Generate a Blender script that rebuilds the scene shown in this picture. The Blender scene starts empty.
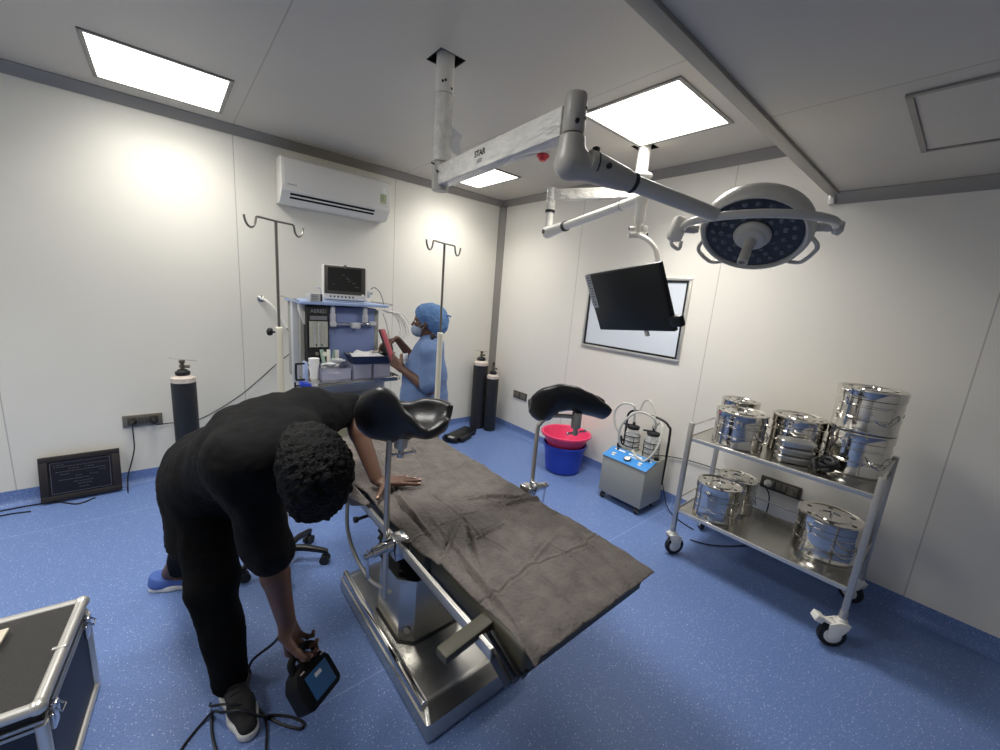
import bpy, bmesh, math, random
import numpy as np
from mathutils import Vector, Matrix, Quaternion, noise

random.seed(7)
SC = bpy.context.scene
COL = SC.collection
PI = math.pi

# ------------------------------------------------------------------ camera, world, exposure
cam_d = bpy.data.cameras.new('camera')
cam = bpy.data.objects.new('camera', cam_d)
COL.objects.link(cam)
cam_d.sensor_width = 36.0
cam_d.lens = 36.0 * 0.39404
cam_d.clip_start = 0.02
CR = Vector((0.7670145, -0.63691833, 0.07761308))
CD = Vector((-0.0660597, -0.19870857, -0.97782975))
CF = Vector((0.63822008, 0.7448825, -0.19448699))
m = Matrix.Identity(4)
for i in range(3):
    m[i][0] = CR[i]; m[i][1] = -CD[i]; m[i][2] = -CF[i]
m.translation = Vector((0, 0, 1.6))
cam.matrix_world = m
SC.camera = cam

world = bpy.data.worlds.new('world'); SC.world = world
world.use_nodes = True
world.node_tree.nodes['Background'].inputs[0].default_value = (0.6, 0.65, 0.7, 1)
world.node_tree.nodes['Background'].inputs[1].default_value = 0.02

SC.view_settings.view_transform = 'Standard'
SC.view_settings.look = 'None'
SC.view_settings.gamma = 1.0
SC.view_settings.exposure = 0.8
SC.view_settings.use_curve_mapping = False
PANEL_STRENGTH = 3.0          # glow of the diffusers of the ceiling light panels
PANEL_WATTS = 11.0            # each panel's own lamp, just below its diffuser (built with the panel)

# ------------------------------------------------------------------ materials
def srgb(r, g, b):
    def f(c):
        c /= 255.0
        return c / 12.92 if c <= 0.04045 else ((c + 0.055) / 1.055) ** 2.4
    return (f(r), f(g), f(b), 1.0)

def mat(name, rgb, rough=0.5, metal=0.0, bump=0.0, bscale=80.0, var=0.0, vscale=6.0, spec=0.5, sheen=0.0,
        trans=0.0, alpha=1.0, emit=0.0, coat=0.0, stretch=None):
    M = bpy.data.materials.new(name); M.use_nodes = True
    nt = M.node_tree; N = nt.nodes; L = nt.links
    p = N['Principled BSDF']
    c = srgb(*rgb)
    p.inputs['Base Color'].default_value = c
    p.inputs['Roughness'].default_value = rough
    p.inputs['Metallic'].default_value = metal
    p.inputs['Specular IOR Level'].default_value = spec
    p.inputs['Sheen Weight'].default_value = sheen
    p.inputs['Transmission Weight'].default_value = trans
    p.inputs['Alpha'].default_value = alpha
    p.inputs['Coat Weight'].default_value = coat
    if emit:
        p.inputs['Emission Color'].default_value = c
        p.inputs['Emission Strength'].default_value = emit
    tc = N.new('ShaderNodeTexCoord')
    src = tc.outputs['Object']
    if stretch:
        mp = N.new('ShaderNodeMapping'); mp.inputs['Scale'].default_value = stretch
        L.new(src, mp.inputs['Vector']); src = mp.outputs['Vector']
    if var:
        n = N.new('ShaderNodeTexNoise'); n.inputs['Scale'].default_value = vscale; n.inputs['Detail'].default_value = 5
        L.new(src, n.inputs['Vector'])
        r = N.new('ShaderNodeMapRange'); r.inputs[1].default_value = .3; r.inputs[2].default_value = .7
        r.inputs[3].default_value = 1 - var; r.inputs[4].default_value = 1 + var
        L.new(n.outputs['Fac'], r.inputs[0])
        mx = N.new('ShaderNodeMix'); mx.data_type = 'RGBA'; mx.blend_type = 'MULTIPLY'; mx.inputs[0].default_value = 1
        mx.inputs[6].default_value = c
        L.new(r.outputs[0], mx.inputs[7]); L.new(mx.outputs[2], p.inputs['Base Color'])
    if bump:
        n = N.new('ShaderNodeTexNoise'); n.inputs['Scale'].default_value = bscale; n.inputs['Detail'].default_value = 4
        L.new(src, n.inputs['Vector'])
        b = N.new('ShaderNodeBump'); b.inputs['Strength'].default_value = bump; b.inputs['Distance'].default_value = .01
        L.new(n.outputs['Fac'], b.inputs['Height']); L.new(b.outputs['Normal'], p.inputs['Normal'])
    return M

def seam_mat(name, rgb, axis, offs, width=.003, rough=.45, dark=.66, spec=.3):
    """panelled sheet with thin dark joints at the given world coordinates along one axis"""
    M = mat(name, rgb, rough, var=.025, vscale=1.2, spec=spec)
    nt = M.node_tree; N = nt.nodes; L = nt.links; p = N['Principled BSDF']
    g = N.new('ShaderNodeNewGeometry'); s = N.new('ShaderNodeSeparateXYZ'); L.new(g.outputs['Position'], s.inputs[0])
    prev = None
    for o in offs:
        a = N.new('ShaderNodeMath'); a.operation = 'SUBTRACT'; L.new(s.outputs[axis], a.inputs[0]); a.inputs[1].default_value = o
        b = N.new('ShaderNodeMath'); b.operation = 'ABSOLUTE'; L.new(a.outputs[0], b.inputs[0])
        if prev is None: prev = b
        else:
            c = N.new('ShaderNodeMath'); c.operation = 'MINIMUM'; L.new(prev.outputs[0], c.inputs[0]); L.new(b.outputs[0], c.inputs[1]); prev = c
    r = N.new('ShaderNodeMath'); r.operation = 'LESS_THAN'; L.new(prev.outputs[0], r.inputs[0]); r.inputs[1].default_value = width
    base = p.inputs['Base Color'].links[0].from_socket
    mx = N.new('ShaderNodeMix'); mx.data_type = 'RGBA'
    L.new(r.outputs[0], mx.inputs[0]); L.new(base, mx.inputs[6])
    c = srgb(*rgb); mx.inputs[7].default_value = (c[0]*dark, c[1]*dark, c[2]*dark, 1)
    L.new(mx.outputs[2], p.inputs['Base Color'])
    return M

def floor_mat():
    M = mat('blue_speckled_vinyl', (78, 112, 196), .42, spec=.35)
    nt = M.node_tree; N = nt.nodes; L = nt.links; p = N['Principled BSDF']
    g = N.new('ShaderNodeNewGeometry')
    base = (*srgb(84, 116, 190)[:3], 1)
    col = None
    n = N.new('ShaderNodeTexNoise'); n.inputs['Scale'].default_value = 140; n.inputs['Detail'].default_value = 3
    L.new(g.outputs['Position'], n.inputs['Vector'])
    cr = N.new('ShaderNodeValToRGB'); L.new(n.outputs['Fac'], cr.inputs[0])
    cr.color_ramp.elements[0].position = .3; cr.color_ramp.elements[0].color = srgb(92, 116, 168)
    cr.color_ramp.elements[1].position = .7; cr.color_ramp.elements[1].color = srgb(113, 138, 188)
    col = cr.outputs[0]
    for sc, thr, den, tint in ((105, .20, .62, (196, 208, 232)), (52, .085, .74, (242, 246, 250)), (75, .2, .72, (88, 116, 176))):
        v = N.new('ShaderNodeTexVoronoi'); v.inputs['Scale'].default_value = sc; L.new(g.outputs['Position'], v.inputs['Vector'])
        a = N.new('ShaderNodeMath'); a.operation = 'LESS_THAN'; L.new(v.outputs['Distance'], a.inputs[0]); a.inputs[1].default_value = thr
        sp = N.new('ShaderNodeSeparateColor'); L.new(v.outputs['Color'], sp.inputs[0])
        b = N.new('ShaderNodeMath'); b.operation = 'GREATER_THAN'; L.new(sp.outputs[0], b.inputs[0]); b.inputs[1].default_value = den
        c = N.new('ShaderNodeMath'); c.operation = 'MULTIPLY'; L.new(a.outputs[0], c.inputs[0]); L.new(b.outputs[0], c.inputs[1])
        mx = N.new('ShaderNodeMix'); mx.data_type = 'RGBA'; L.new(c.outputs[0], mx.inputs[0]); L.new(col, mx.inputs[6])
        mx.inputs[7].default_value = srgb(*tint); col = mx.outputs[2]
    # welded seams of the sheet
    s = N.new('ShaderNodeSeparateXYZ'); L.new(g.outputs['Position'], s.inputs[0])
    for ax, o in ((1, 3.36), (1, 1.325)):
        a = N.new('ShaderNodeMath'); a.operation = 'SUBTRACT'; L.new(s.outputs[ax], a.inputs[0]); a.inputs[1].default_value = o
        b = N.new('ShaderNodeMath'); b.operation = 'ABSOLUTE'; L.new(a.outputs[0], b.inputs[0])
        c = N.new('ShaderNodeMath'); c.operation = 'LESS_THAN'; L.new(b.outputs[0], c.inputs[0]); c.inputs[1].default_value = .0028
        f = N.new('ShaderNodeMath'); f.operation = 'MULTIPLY'; L.new(c.outputs[0], f.inputs[0]); f.inputs[1].default_value = .6
        mx = N.new('ShaderNodeMix'); mx.data_type = 'RGBA'; L.new(f.outputs[0], mx.inputs[0]); L.new(col, mx.inputs[6])
        mx.inputs[7].default_value = srgb(150, 170, 215); col = mx.outputs[2]
    L.new(col, p.inputs['Base Color'])
    return M

MT = {}
def T(name): return MT[name]
MT['wall_a'] = seam_mat('cream_wall_panel', (232, 229, 217), 0, (-2.145, -.84, .465, 1.77), rough=.6, spec=.15)
MT['wall_b'] = seam_mat('cream_side_wall_panel', (234, 230, 220), 1, (2.615, 1.28, -.043, -1.37))
MT['wall_c'] = mat('cream_plain_wall', (234, 230, 220), .5, var=.02, vscale=1.5, spec=.3)
MT['ceil'] = seam_mat('grey_white_ceiling_panel', (196, 191, 180), 0, (-3.725, -2.328, -.93, .467, 1.84), width=.003)
MT['trim'] = mat('grey_aluminium_trim', (146, 142, 134), .45, .15)
MT['trimdark'] = mat('dark_grey_trim', (92, 92, 94), .45, .3)
MT['floor'] = floor_mat()
MT['steel'] = mat('brushed_steel', (196, 194, 188), .26, 1.0, var=.05, vscale=9)
MT['mirror'] = mat('polished_steel', (212, 209, 202), .11, 1.0)
MT['tinsteel'] = mat('satin_tin_steel', (222, 220, 214), .28, .9)
MT['dullsteel'] = mat('dull_steel', (190, 187, 180), .38, .75)
MT['chrome'] = mat('chrome', (215, 215, 215), .12, 1.0)
MT['alu'] = mat('satin_aluminium', (218, 216, 210), .36, .75)
MT['white'] = mat('white_enamel', (232, 229, 219), .32)
MT['whiteplastic'] = mat('white_plastic', (230, 228, 220), .38)
MT['warmwhite'] = mat('ivory_enamel', (222, 218, 200), .38)
MT['greyenamel'] = mat('grey_enamel', (172, 168, 159), .34)
MT['film'] = mat('crinkled_protective_film', (222, 219, 210), .22, var=.10, vscale=34, bump=1.6, bscale=38, stretch=(1, .35, 1), spec=.6)
MT['filmclear'] = mat('loose_plastic_film', (230, 232, 232), .25, bump=.6, bscale=40, alpha=.75)
MT['black'] = mat('black_plastic', (20, 20, 22), .4)
MT['rodsteel'] = mat('thin_dark_steel_rod', (128, 125, 118), .32, .85)
MT['device'] = mat('matt_black_plastic', (13, 13, 15), .65, spec=.2)
MT['rubber'] = mat('black_rubber', (26, 27, 30), .6)
MT['leather'] = mat('black_leatherette', (24, 24, 25), .36, bump=.12, bscale=220)
MT['screen'] = mat('black_screen_glass', (42, 43, 40), .3, spec=.25)
MT['olive'] = mat('olive_vinyl_mattress', (66, 64, 50), .55, bump=.05, bscale=200)
MT['drape'] = mat('dark_taupe_sheet', (94, 87, 82), .68, bump=.6, bscale=90, var=.26, vscale=18, sheen=.1)
MT['skin'] = mat('dark_brown_skin', (92, 64, 50), .5, bump=.05, bscale=150, var=.08, vscale=14)
MT['skinlight'] = mat('brown_skin_paler_nail', (178, 140, 118), .35)
MT['hair'] = mat('black_hair', (6, 6, 7), .6, bump=1.0, bscale=160, spec=.2)
MT['shirt'] = mat('black_cotton', (13, 13, 14), .9, bump=.25, bscale=420, spec=.2)
MT['trousers'] = mat('black_trouser_cloth', (7, 7, 8), .9, bump=.2, bscale=420, spec=.15)
MT['shoegrey'] = mat('charcoal_knit', (34, 33, 34), .85, bump=.5, bscale=260)
MT['sole'] = mat('white_rubber_sole', (205, 206, 205), .55)
MT['shoeblue'] = mat('blue_canvas', (70, 100, 170), .8, bump=.3, bscale=260)
MT['scrub'] = mat('blue_scrub_cloth', (96, 120, 160), .85, bump=.25, bscale=300, var=.06, vscale=9, sheen=.1)
MT['cap'] = mat('blue_nonwoven_cap', (86, 122, 168), .85, bump=.6, bscale=60, var=.08, vscale=20)
MT['mask'] = mat('pale_blue_mask', (140, 154, 172), .85)
MT['red'] = mat('dusty_red_cover', (160, 70, 78), .5)
MT['redplastic'] = mat('red_plastic', (190, 40, 50), .35)
MT['pink'] = mat('pink_plastic', (222, 62, 108), .38)
MT['blueplastic'] = mat('royal_blue_plastic', (38, 66, 182), .36)
MT['machineblue'] = mat('slate_blue_enamel', (124, 140, 184), .42)
MT['machinelight'] = mat('pale_blue_enamel', (160, 180, 220), .4)
MT['lightgrey'] = mat('light_grey_enamel', (200, 202, 206), .4)
MT['navy'] = mat('navy_plastic', (34, 48, 84), .4)
MT['suctiongrey'] = mat('warm_grey_powder_coat', (158, 158, 150), .5)
MT['skyblue'] = mat('sky_blue_panel', (62, 142, 214), .4)
MT['tubing'] = mat('translucent_tubing', (206, 206, 196), .3, alpha=.8)
MT['glass'] = mat('clear_plastic', (222, 226, 228), .12, alpha=.32)
MT['gauge'] = mat('white_gauge_face', (236, 236, 232), .4)
MT['flow'] = mat('pale_flowmeter_glass', (176, 176, 164), .18)
MT['board'] = mat('glossy_white_board', (222, 228, 236), .14, spec=.6, coat=.3)
MT['socket'] = mat('grey_bronze_switch_plate', (122, 118, 106), .4, .35)
MT['socketdark'] = mat('dark_switch_plate', (84, 80, 74), .4, .3)
MT['cylinder'] = mat('black_painted_cylinder', (36, 37, 39), .5, bump=.06, bscale=60, var=.12, vscale=14)
MT['cylwhite'] = mat('worn_white_paint', (208, 196, 184), .55, var=.14, vscale=30)
MT['brass'] = mat('dull_brass', (118, 112, 98), .4, .8)
MT['plaqueface'] = mat('dark_plaque_face', (26, 27, 38), .25)
MT['plaqueframe'] = mat('dark_brown_plaque_frame', (30, 25, 25), .5)
MT['plaqueline'] = mat('grey_plaque_lettering', (78, 79, 90), .5)
MT['caseside'] = mat('ribbed_charcoal_laminate', (34, 42, 60), .5, bump=.3, bscale=90, stretch=(1, 1, 14))
MT['casetop'] = mat('black_textured_laminate', (40, 38, 36), .55, bump=.4, bscale=320)
MT['paper'] = mat('cream_paper', (214, 206, 184), .7)
MT['whitepaper'] = mat('white_paper', (236, 236, 234), .8)
MT['gauze'] = mat('white_plastic_wrapping', (230, 232, 234), .3, bump=.8, bscale=70)
MT['lilac'] = mat('clear_lilac_box', (186, 188, 214), .2, alpha=.42)
MT['green'] = mat('pale_green_packet', (150, 176, 158), .35)
MT['ledface'] = mat('dark_blue_lamp_glass', (48, 51, 57), .3, spec=.3)
MT['ledlens'] = mat('dark_lens', (84, 89, 98), .15, spec=.6)
MT['lampbody'] = mat('pearl_grey_lamp_shell', (192, 189, 180), .3)
MT['devblue'] = mat('teal_blue_label', (28, 92, 146), .4)
MT['ink'] = mat('black_ink', (30, 30, 32), .6)
MT['inkgrey'] = mat('grey_ink', (120, 122, 126), .6)
MT['whiteink'] = mat('white_ink', (225, 228, 230), .6)
MT['sticker'] = mat('pale_green_sticker', (186, 194, 150), .5)
MT['stickergrey'] = mat('grey_white_sticker', (186, 188, 188), .5)
MT['hole'] = mat('painted_void_shade', (12, 12, 12), .9)  # near-black colour stands in for the shade inside openings
MT['bellows'] = mat('black_bellows_rubber', (16, 16, 18), .42)
pm = mat('lit_light_panel', (255, 255, 255), .5); pm.node_tree.nodes['Principled BSDF'].inputs['Emission Color'].default_value = (1.0, .985, .95, 1)
pm.node_tree.nodes['Principled BSDF'].inputs['Emission Strength'].default_value = PANEL_STRENGTH
MT['panel'] = pm

# ------------------------------------------------------------------ mesh helpers
def frame_from(z):
    z = Vector(z).normalized()
    x = Vector((0, 0, 1)).cross(z)
    if x.length < 1e-4: x = Vector((1, 0, 0))
    x.normalize(); y = z.cross(x)
    return Matrix((x, y, z)).transposed()

class MB:
    """collects shapes and links them as one mesh object"""
    def __init__(self): self.bm = bmesh.new()
    def box(self, c, s, rot=None, bev=0.0, seg=2, taper=1.0):
        vs = []
        for dx in (-.5, .5):
            for dy in (-.5, .5):
                for dz in (-.5, .5):
                    t = taper if dz > 0 else 1.0
                    p = Vector((dx*s[0]*t, dy*s[1]*t, dz*s[2]))
                    if rot is not None: p = rot @ p
                    vs.append(self.bm.verts.new(p + Vector(c)))
        fs = []
        for f in ((0,1,3,2), (4,6,7,5), (0,4,5,1), (2,3,7,6), (0,2,6,4), (1,5,7,3)):
            fs.append(self.bm.faces.new([vs[i] for i in f]))
        if bev > 0:
            es = list({e for f in fs for e in f.edges})
            bmesh.ops.bevel(self.bm, geom=es, offset=bev, segments=seg, profile=.5, affect='EDGES')
        return self
    def ring(self, c, M, r, n, ry=None):
        return [self.bm.verts.new(Vector(c) + M @ Vector((r*math.cos(2*PI*i/n), (r if ry is None else ry)*math.sin(2*PI*i/n), 0))) for i in range(n)]
    def bridge(self, a, b):
        n = len(a)
        for i in range(n): self.bm.faces.new((a[i], a[(i+1) % n], b[(i+1) % n], b[i]))
    def cyl(self, p0, p1, r0, r1=None, n=20, cap=True):
        r1 = r0 if r1 is None else r1
        p0 = Vector(p0); p1 = Vector(p1); M = frame_from(p1 - p0)
        a = self.ring(p0, M, r0, n); b = self.ring(p1, M, r1, n); self.bridge(a, b)
        if cap: self.bm.faces.new(a[::-1]); self.bm.faces.new(b)
        return self
    def lathe(self, prof, c=(0, 0, 0), axis=(0, 0, 1), n=32, capa=True, capb=True):
        """prof: list of (radius, height)"""
        M = frame_from(axis); ax = Vector(axis).normalized(); prev = None; first = None
        for r, h in prof:
            k = self.ring(Vector(c) + ax*h, M, max(r, 1e-4), n)
            if prev: self.bridge(prev, k)
            else: first = k
            prev = k
        if capa: self.bm.faces.new(first[::-1])
        if capb: self.bm.faces.new(prev)
        return self
    def tube(self, pts, r, n=10, closed=False, smooth=0, radii=None):
        P = [Vector(p) for p in pts]
        if smooth: P = spline(P, smooth, closed)
        N = len(P); rings = []; up = None
        for i in range(N):
            if closed: t = P[(i+1) % N] - P[i-1]
            else: t = P[min(i+1, N-1)] - P[max(i-1, 0)]
            if t.length < 1e-9: t = Vector((0, 0, 1))
            t.normalize()
            if up is None:
                up = Vector((0, 0, 1)) if abs(t.z) < .9 else Vector((1, 0, 0))
            x = up.cross(t)
            if x.length < 1e-5: x = Vector((1, .3, .2)).cross(t)
            x.normalize(); y = t.cross(x); up = y
            rr = r if radii is None else radii[min(int(i*len(radii)/N), len(radii)-1)]
            rings.append([self.bm.verts.new(P[i] + x*rr*math.cos(2*PI*k/n) + y*rr*math.sin(2*PI*k/n)) for k in range(n)])
        for i in range(N-1): self.bridge(rings[i], rings[i+1])
        if closed: self.bridge(rings[-1], rings[0])
        else: self.bm.faces.new(rings[0][::-1]); self.bm.faces.new(rings[-1])
        return self
    def ball(self, c, r, rot=None, u=20, v=12):
        if not hasattr(r, '__len__'): r = (r, r, r)
        res = bmesh.ops.create_uvsphere(self.bm, u_segments=u, v_segments=v, radius=1.0)
        for w in res['verts']:
            p = Vector((w.co.x*r[0], w.co.y*r[1], w.co.z*r[2]))
            if rot is not None: p = rot @ p
            w.co = p + Vector(c)
        return self
    def prism(self, pts, vec, bev=0.0):
        """polygon (3-D points) extruded along vec"""
        vec = Vector(vec)
        a = [self.bm.verts.new(Vector(p)) for p in pts]; b = [self.bm.verts.new(Vector(p) + vec) for p in pts]
        fs = [self.bm.faces.new(a[::-1]), self.bm.faces.new(b)]; n = len(a)
        for i in range(n): fs.append(self.bm.faces.new((a[i], a[(i+1) % n], b[(i+1) % n], b[i])))
        if bev:
            bmesh.ops.bevel(self.bm, geom=list({e for f in fs for e in f.edges}), offset=bev, segments=2, profile=.5, affect='EDGES')
        return self
    def grid(self, fn, nu, nv, thick=0.0):
        """surface from fn(u, v) with optional thickness (downwards along the normal)"""
        V = [[self.bm.verts.new(Vector(fn(i/(nu-1), j/(nv-1)))) for j in range(nv)] for i in range(nu)]
        fs = [self.bm.faces.new((V[i][j], V[i+1][j], V[i+1][j+1], V[i][j+1])) for i in range(nu-1) for j in range(nv-1)]
        if thick:
            self.bm.normal_update()
            W = [[self.bm.verts.new(V[i][j].co - V[i][j].normal*thick) for j in range(nv)] for i in range(nu)]
            for i in range(nu-1):
                for j in range(nv-1): self.bm.faces.new((W[i][j], W[i][j+1], W[i+1][j+1], W[i+1][j]))
            for i in range(nu-1):
                self.bm.faces.new((V[i][0], W[i][0], W[i+1][0], V[i+1][0])); self.bm.faces.new((V[i][-1], V[i+1][-1], W[i+1][-1], W[i][-1]))
            for j in range(nv-1):
                self.bm.faces.new((V[0][j], V[0][j+1], W[0][j+1], W[0][j])); self.bm.faces.new((V[-1][j], W[-1][j], W[-1][j+1], V[-1][j+1]))
        return self
    def build(self, name, material, parent=None, angle=35, off=None):
        bmesh.ops.recalc_face_normals(self.bm, faces=self.bm.faces)
        me = bpy.data.meshes.new(name)
        if off is None and parent is not None: off = ORIGIN.get(parent.name)
        if off is not None:
            for v in self.bm.verts: v.co -= off
        self.bm.to_mesh(me); self.bm.free()
        return link_mesh(name, me, material, parent, angle, off)

ORIGIN = {}       # things built straight in room coordinates: name -> base point
def link_mesh(name, me, material, parent=None, angle=35, off=None):
    for p in me.polygons: p.use_smooth = True
    try: me.set_sharp_from_angle(angle=math.radians(angle))
    except Exception: pass
    me.materials.append(material)
    o = bpy.data.objects.new(name, me); COL.objects.link(o)
    if parent is not None:
        o.parent = parent
        if off is not None: ORIGIN[o.name] = off
    return o

def spline(P, k=6, closed=False):
    P = [Vector(p) for p in P]; out = []; n = len(P)
    for i in range(n if closed else n-1):
        if closed: p0, p1, p2, p3 = P[i-1], P[i], P[(i+1) % n], P[(i+2) % n]
        else: p0, p1, p2, p3 = P[max(i-1, 0)], P[i], P[i+1], P[min(i+2, n-1)]
        for j in range(k):
            t = j/k
            out.append(.5*((2*p1) + (p2-p0)*t + (2*p0-5*p1+4*p2-p3)*t*t + (3*p1-p0-3*p2+p3)*t**3))
    if not closed: out.append(P[-1])
    return out

def tag(o, label, cat, group=None):
    o['label'] = label; o['category'] = cat
    if group: o['group'] = group
    return o
def thing(name, label, cat, loc=(0, 0, 0), rotz=0.0, group=None, rot=None, world=False):
    """an Empty at the thing's base; world=True: its parts are given in room coordinates"""
    o = bpy.data.objects.new(name, None); COL.objects.link(o)
    o.empty_display_size = .05
    if rot is not None:
        o.matrix_world = Matrix.Translation(Vector(loc)) @ rot.to_4x4()
    else:
        o.location = loc; o.rotation_euler = (0, 0, rotz)
    if world: ORIGIN[o.name] = Vector(loc)
    return tag(o, label, cat, group)
def single(mb, name, material, label, cat, base, group=None, angle=35):
    """a thing that is one mesh, its origin at its base"""
    base = Vector(base); o = mb.build(name, material, None, angle, base); o.location = base
    return tag(o, label, cat, group)
def struct(mb, name, material, parent=None, angle=35):
    o = mb.build(name, material, parent, angle)
    if parent is None: o['kind'] = 'structure'
    return o
def dup(root, loc, rotz, label, group=None):
    r = root.copy(); COL.objects.link(r); r.location = loc; r.rotation_euler = (0, 0, rotz); r['label'] = label
    if group: r['group'] = group
    for ch in list(root.children):
        c = ch.copy(); COL.objects.link(c); c.parent = r
        for g in ch.children:
            d = g.copy(); COL.objects.link(d); d.parent = c
    return r
def text(name, s, size, M4, material, parent, extrude=.0006, bold=0.0):
    """flat lettering; M4 places it (x = reading direction, y = up) in the parent's coordinates"""
    cu = bpy.data.curves.new(name, 'FONT'); cu.body = s; cu.size = size; cu.extrude = extrude
    cu.align_x = 'CENTER'; cu.align_y = 'CENTER'; cu.offset = bold
    tmp = bpy.data.objects.new('tmp_text', cu); COL.objects.link(tmp)
    bpy.context.view_layer.update()
    me = bpy.data.meshes.new_from_object(tmp.evaluated_get(bpy.context.evaluated_depsgraph_get()))
    bpy.data.objects.remove(tmp)
    me.name = name
    me.transform(M4)
    if parent is not None and parent.name in ORIGIN: me.transform(Matrix.Translation(-ORIGIN[parent.name]))
    me.materials.clear()
    return link_mesh(name, me, material, parent, 35, ORIGIN.get(parent.name) if parent is not None else None)
def place(origin, x, y):
    x = Vector(x).normalized(); y = Vector(y); y = (y - x*y.dot(x)).normalized(); z = x.cross(y)
    M = Matrix((x, y, z)).transposed().to_4x4(); M.translation = Vector(origin)
    return M

# ------------------------------------------------------------------ smooth bodies: distance fields meshed with surface nets
def cap(a, b, ra, rb=None, k=.02, flat=None):
    return ('cap', np.array(a, float), np.array(b, float), ra, ra if rb is None else rb, k, flat)
def ell(c, r, R=None, k=.02):
    return ('ell', np.array(c, float), np.array(r, float), np.eye(3) if R is None else np.array(R, float), k)
def sdf_mesh(name, prims, h, cuts=()):
    lo = np.full(3, 1e9); hi = -lo
    for p in prims:
        if p[0] == 'cap':
            r = max(p[3], p[4]); pts = (p[1], p[2])
        else: r = max(p[2]); pts = (p[1],)
        for q in pts: lo = np.minimum(lo, q-r-.01-2*h); hi = np.maximum(hi, q+r+.01+2*h)
    n = np.ceil((hi-lo)/h).astype(int)+1
    F = np.full(n, .2, np.float32)
    ax = [lo[i]+h*np.arange(n[i]) for i in range(3)]
    for p in prims:
        k = p[5] if p[0] == 'cap' else p[4]
        if p[0] == 'cap':
            r = max(p[3], p[4]); a0 = np.minimum(p[1], p[2])-r-k-3*h; a1 = np.maximum(p[1], p[2])+r+k+3*h
        else:
            r = max(p[2]); a0 = p[1]-r-k-3*h; a1 = p[1]+r+k+3*h
        i0 = np.clip(((a0-lo)/h).astype(int), 0, n); i1 = np.clip(((a1-lo)/h).astype(int)+1, 0, n)
        X = ax[0][i0[0]:i1[0], None, None]; Y = ax[1][None, i0[1]:i1[1], None]; Z = ax[2][None, None, i0[2]:i1[2]]
        if p[0] == 'cap':
            a, b, ra, rb, flat = p[1], p[2], p[3], p[4], p[6]
            d = b-a; L2 = max(d@d, 1e-12)
            t = np.clip(((X-a[0])*d[0]+(Y-a[1])*d[1]+(Z-a[2])*d[2])/L2, 0, 1)
            ex = X-a[0]-t*d[0]; ey = Y-a[1]-t*d[1]; ez = Z-a[2]-t*d[2]
            if flat is not None:
                nn = np.array(flat[0], float); nn /= np.linalg.norm(nn); s = flat[1]
                q = ex*nn[0]+ey*nn[1]+ez*nn[2]
                ex = ex+(s-1)*q*nn[0]; ey = ey+(s-1)*q*nn[1]; ez = ez+(s-1)*q*nn[2]
            D = np.sqrt(ex*ex+ey*ey+ez*ez)-(ra+(rb-ra)*t)
        else:
            c, rr, R = p[1], p[2], p[3]
            ex = X-c[0]; ey = Y-c[1]; ez = Z-c[2]
            q = [(R[0, j]*ex+R[1, j]*ey+R[2, j]*ez)/rr[j] for j in range(3)]
            k0 = np.sqrt(q[0]**2+q[1]**2+q[2]**2)
            k1 = np.sqrt((q[0]/rr[0])**2+(q[1]/rr[1])**2+(q[2]/rr[2])**2)+1e-9
            D = k0*(k0-1)/k1
        S = F[i0[0]:i1[0], i0[1]:i1[1], i0[2]:i1[2]]
        hh = np.maximum(k-np.abs(S-D), 0)/k
        F[i0[0]:i1[0], i0[1]:i1[1], i0[2]:i1[2]] = np.minimum(S, D)-hh*hh*k*.25
    for pt, nn in cuts:                               # keep the side the normal points away from
        nn = np.array(nn, float); nn /= np.linalg.norm(nn)
        D = (ax[0][:, None, None]-pt[0])*nn[0]+(ax[1][None, :, None]-pt[1])*nn[1]+(ax[2][None, None, :]-pt[2])*nn[2]
        F = np.maximum(F, D.astype(np.float32))
    I = F < 0
    cnt = np.zeros(n-1, np.int8)
    for dx in (0, 1):
        for dy in (0, 1):
            for dz in (0, 1): cnt += I[dx:n[0]-1+dx, dy:n[1]-1+dy, dz:n[2]-1+dz]
    C = np.argwhere((cnt > 0) & (cnt < 8))
    corner = np.array([(x, y, z) for x in (0, 1) for y in (0, 1) for z in (0, 1)])
    val = np.stack([F[C[:, 0]+c[0], C[:, 1]+c[1], C[:, 2]+c[2]] for c in corner], 1)
    acc = np.zeros((len(C), 3)); num = np.zeros(len(C))
    for i in range(8):
        for j in range(i+1, 8):
            if np.abs(corner[i]-corner[j]).sum() != 1: continue
            a = val[:, i]; b = val[:, j]; mk = (a < 0) != (b < 0)
            t = np.where(mk, a/np.where(mk, a-b, 1), 0)
            acc += np.where(mk[:, None], corner[i]+t[:, None]*(corner[j]-corner[i]), 0); num += mk
    V = lo+h*(C+acc/num[:, None])
    idx = np.full(n-1, -1, np.int64); idx[C[:, 0], C[:, 1], C[:, 2]] = np.arange(len(C))
    Q = []
    for a in range(3):
        b, c = (a+1) % 3, (a+2) % 3
        s0 = [slice(None)]*3; s1 = [slice(None)]*3; s0[a] = slice(0, n[a]-1); s1[a] = slice(1, n[a])
        E = np.argwhere(I[tuple(s0)] != I[tuple(s1)])
        E = E[(E[:, b] > 0) & (E[:, c] > 0) & (E[:, b] < n[b]-1) & (E[:, c] < n[c]-1)]
        fl = I[E[:, 0], E[:, 1], E[:, 2]]
        q = []
        for db, dc in ((-1, -1), (0, -1), (0, 0), (-1, 0)):
            G = E.copy(); G[:, b] += db; G[:, c] += dc; q.append(idx[G[:, 0], G[:, 1], G[:, 2]])
        q = np.stack(q, 1); q[~fl] = q[~fl][:, ::-1]
        Q.append(q)
    Q = np.concatenate(Q)
    me = bpy.data.meshes.new(name)
    me.from_pydata(V.tolist(), [], Q.tolist()); me.update()
    return me
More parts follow.
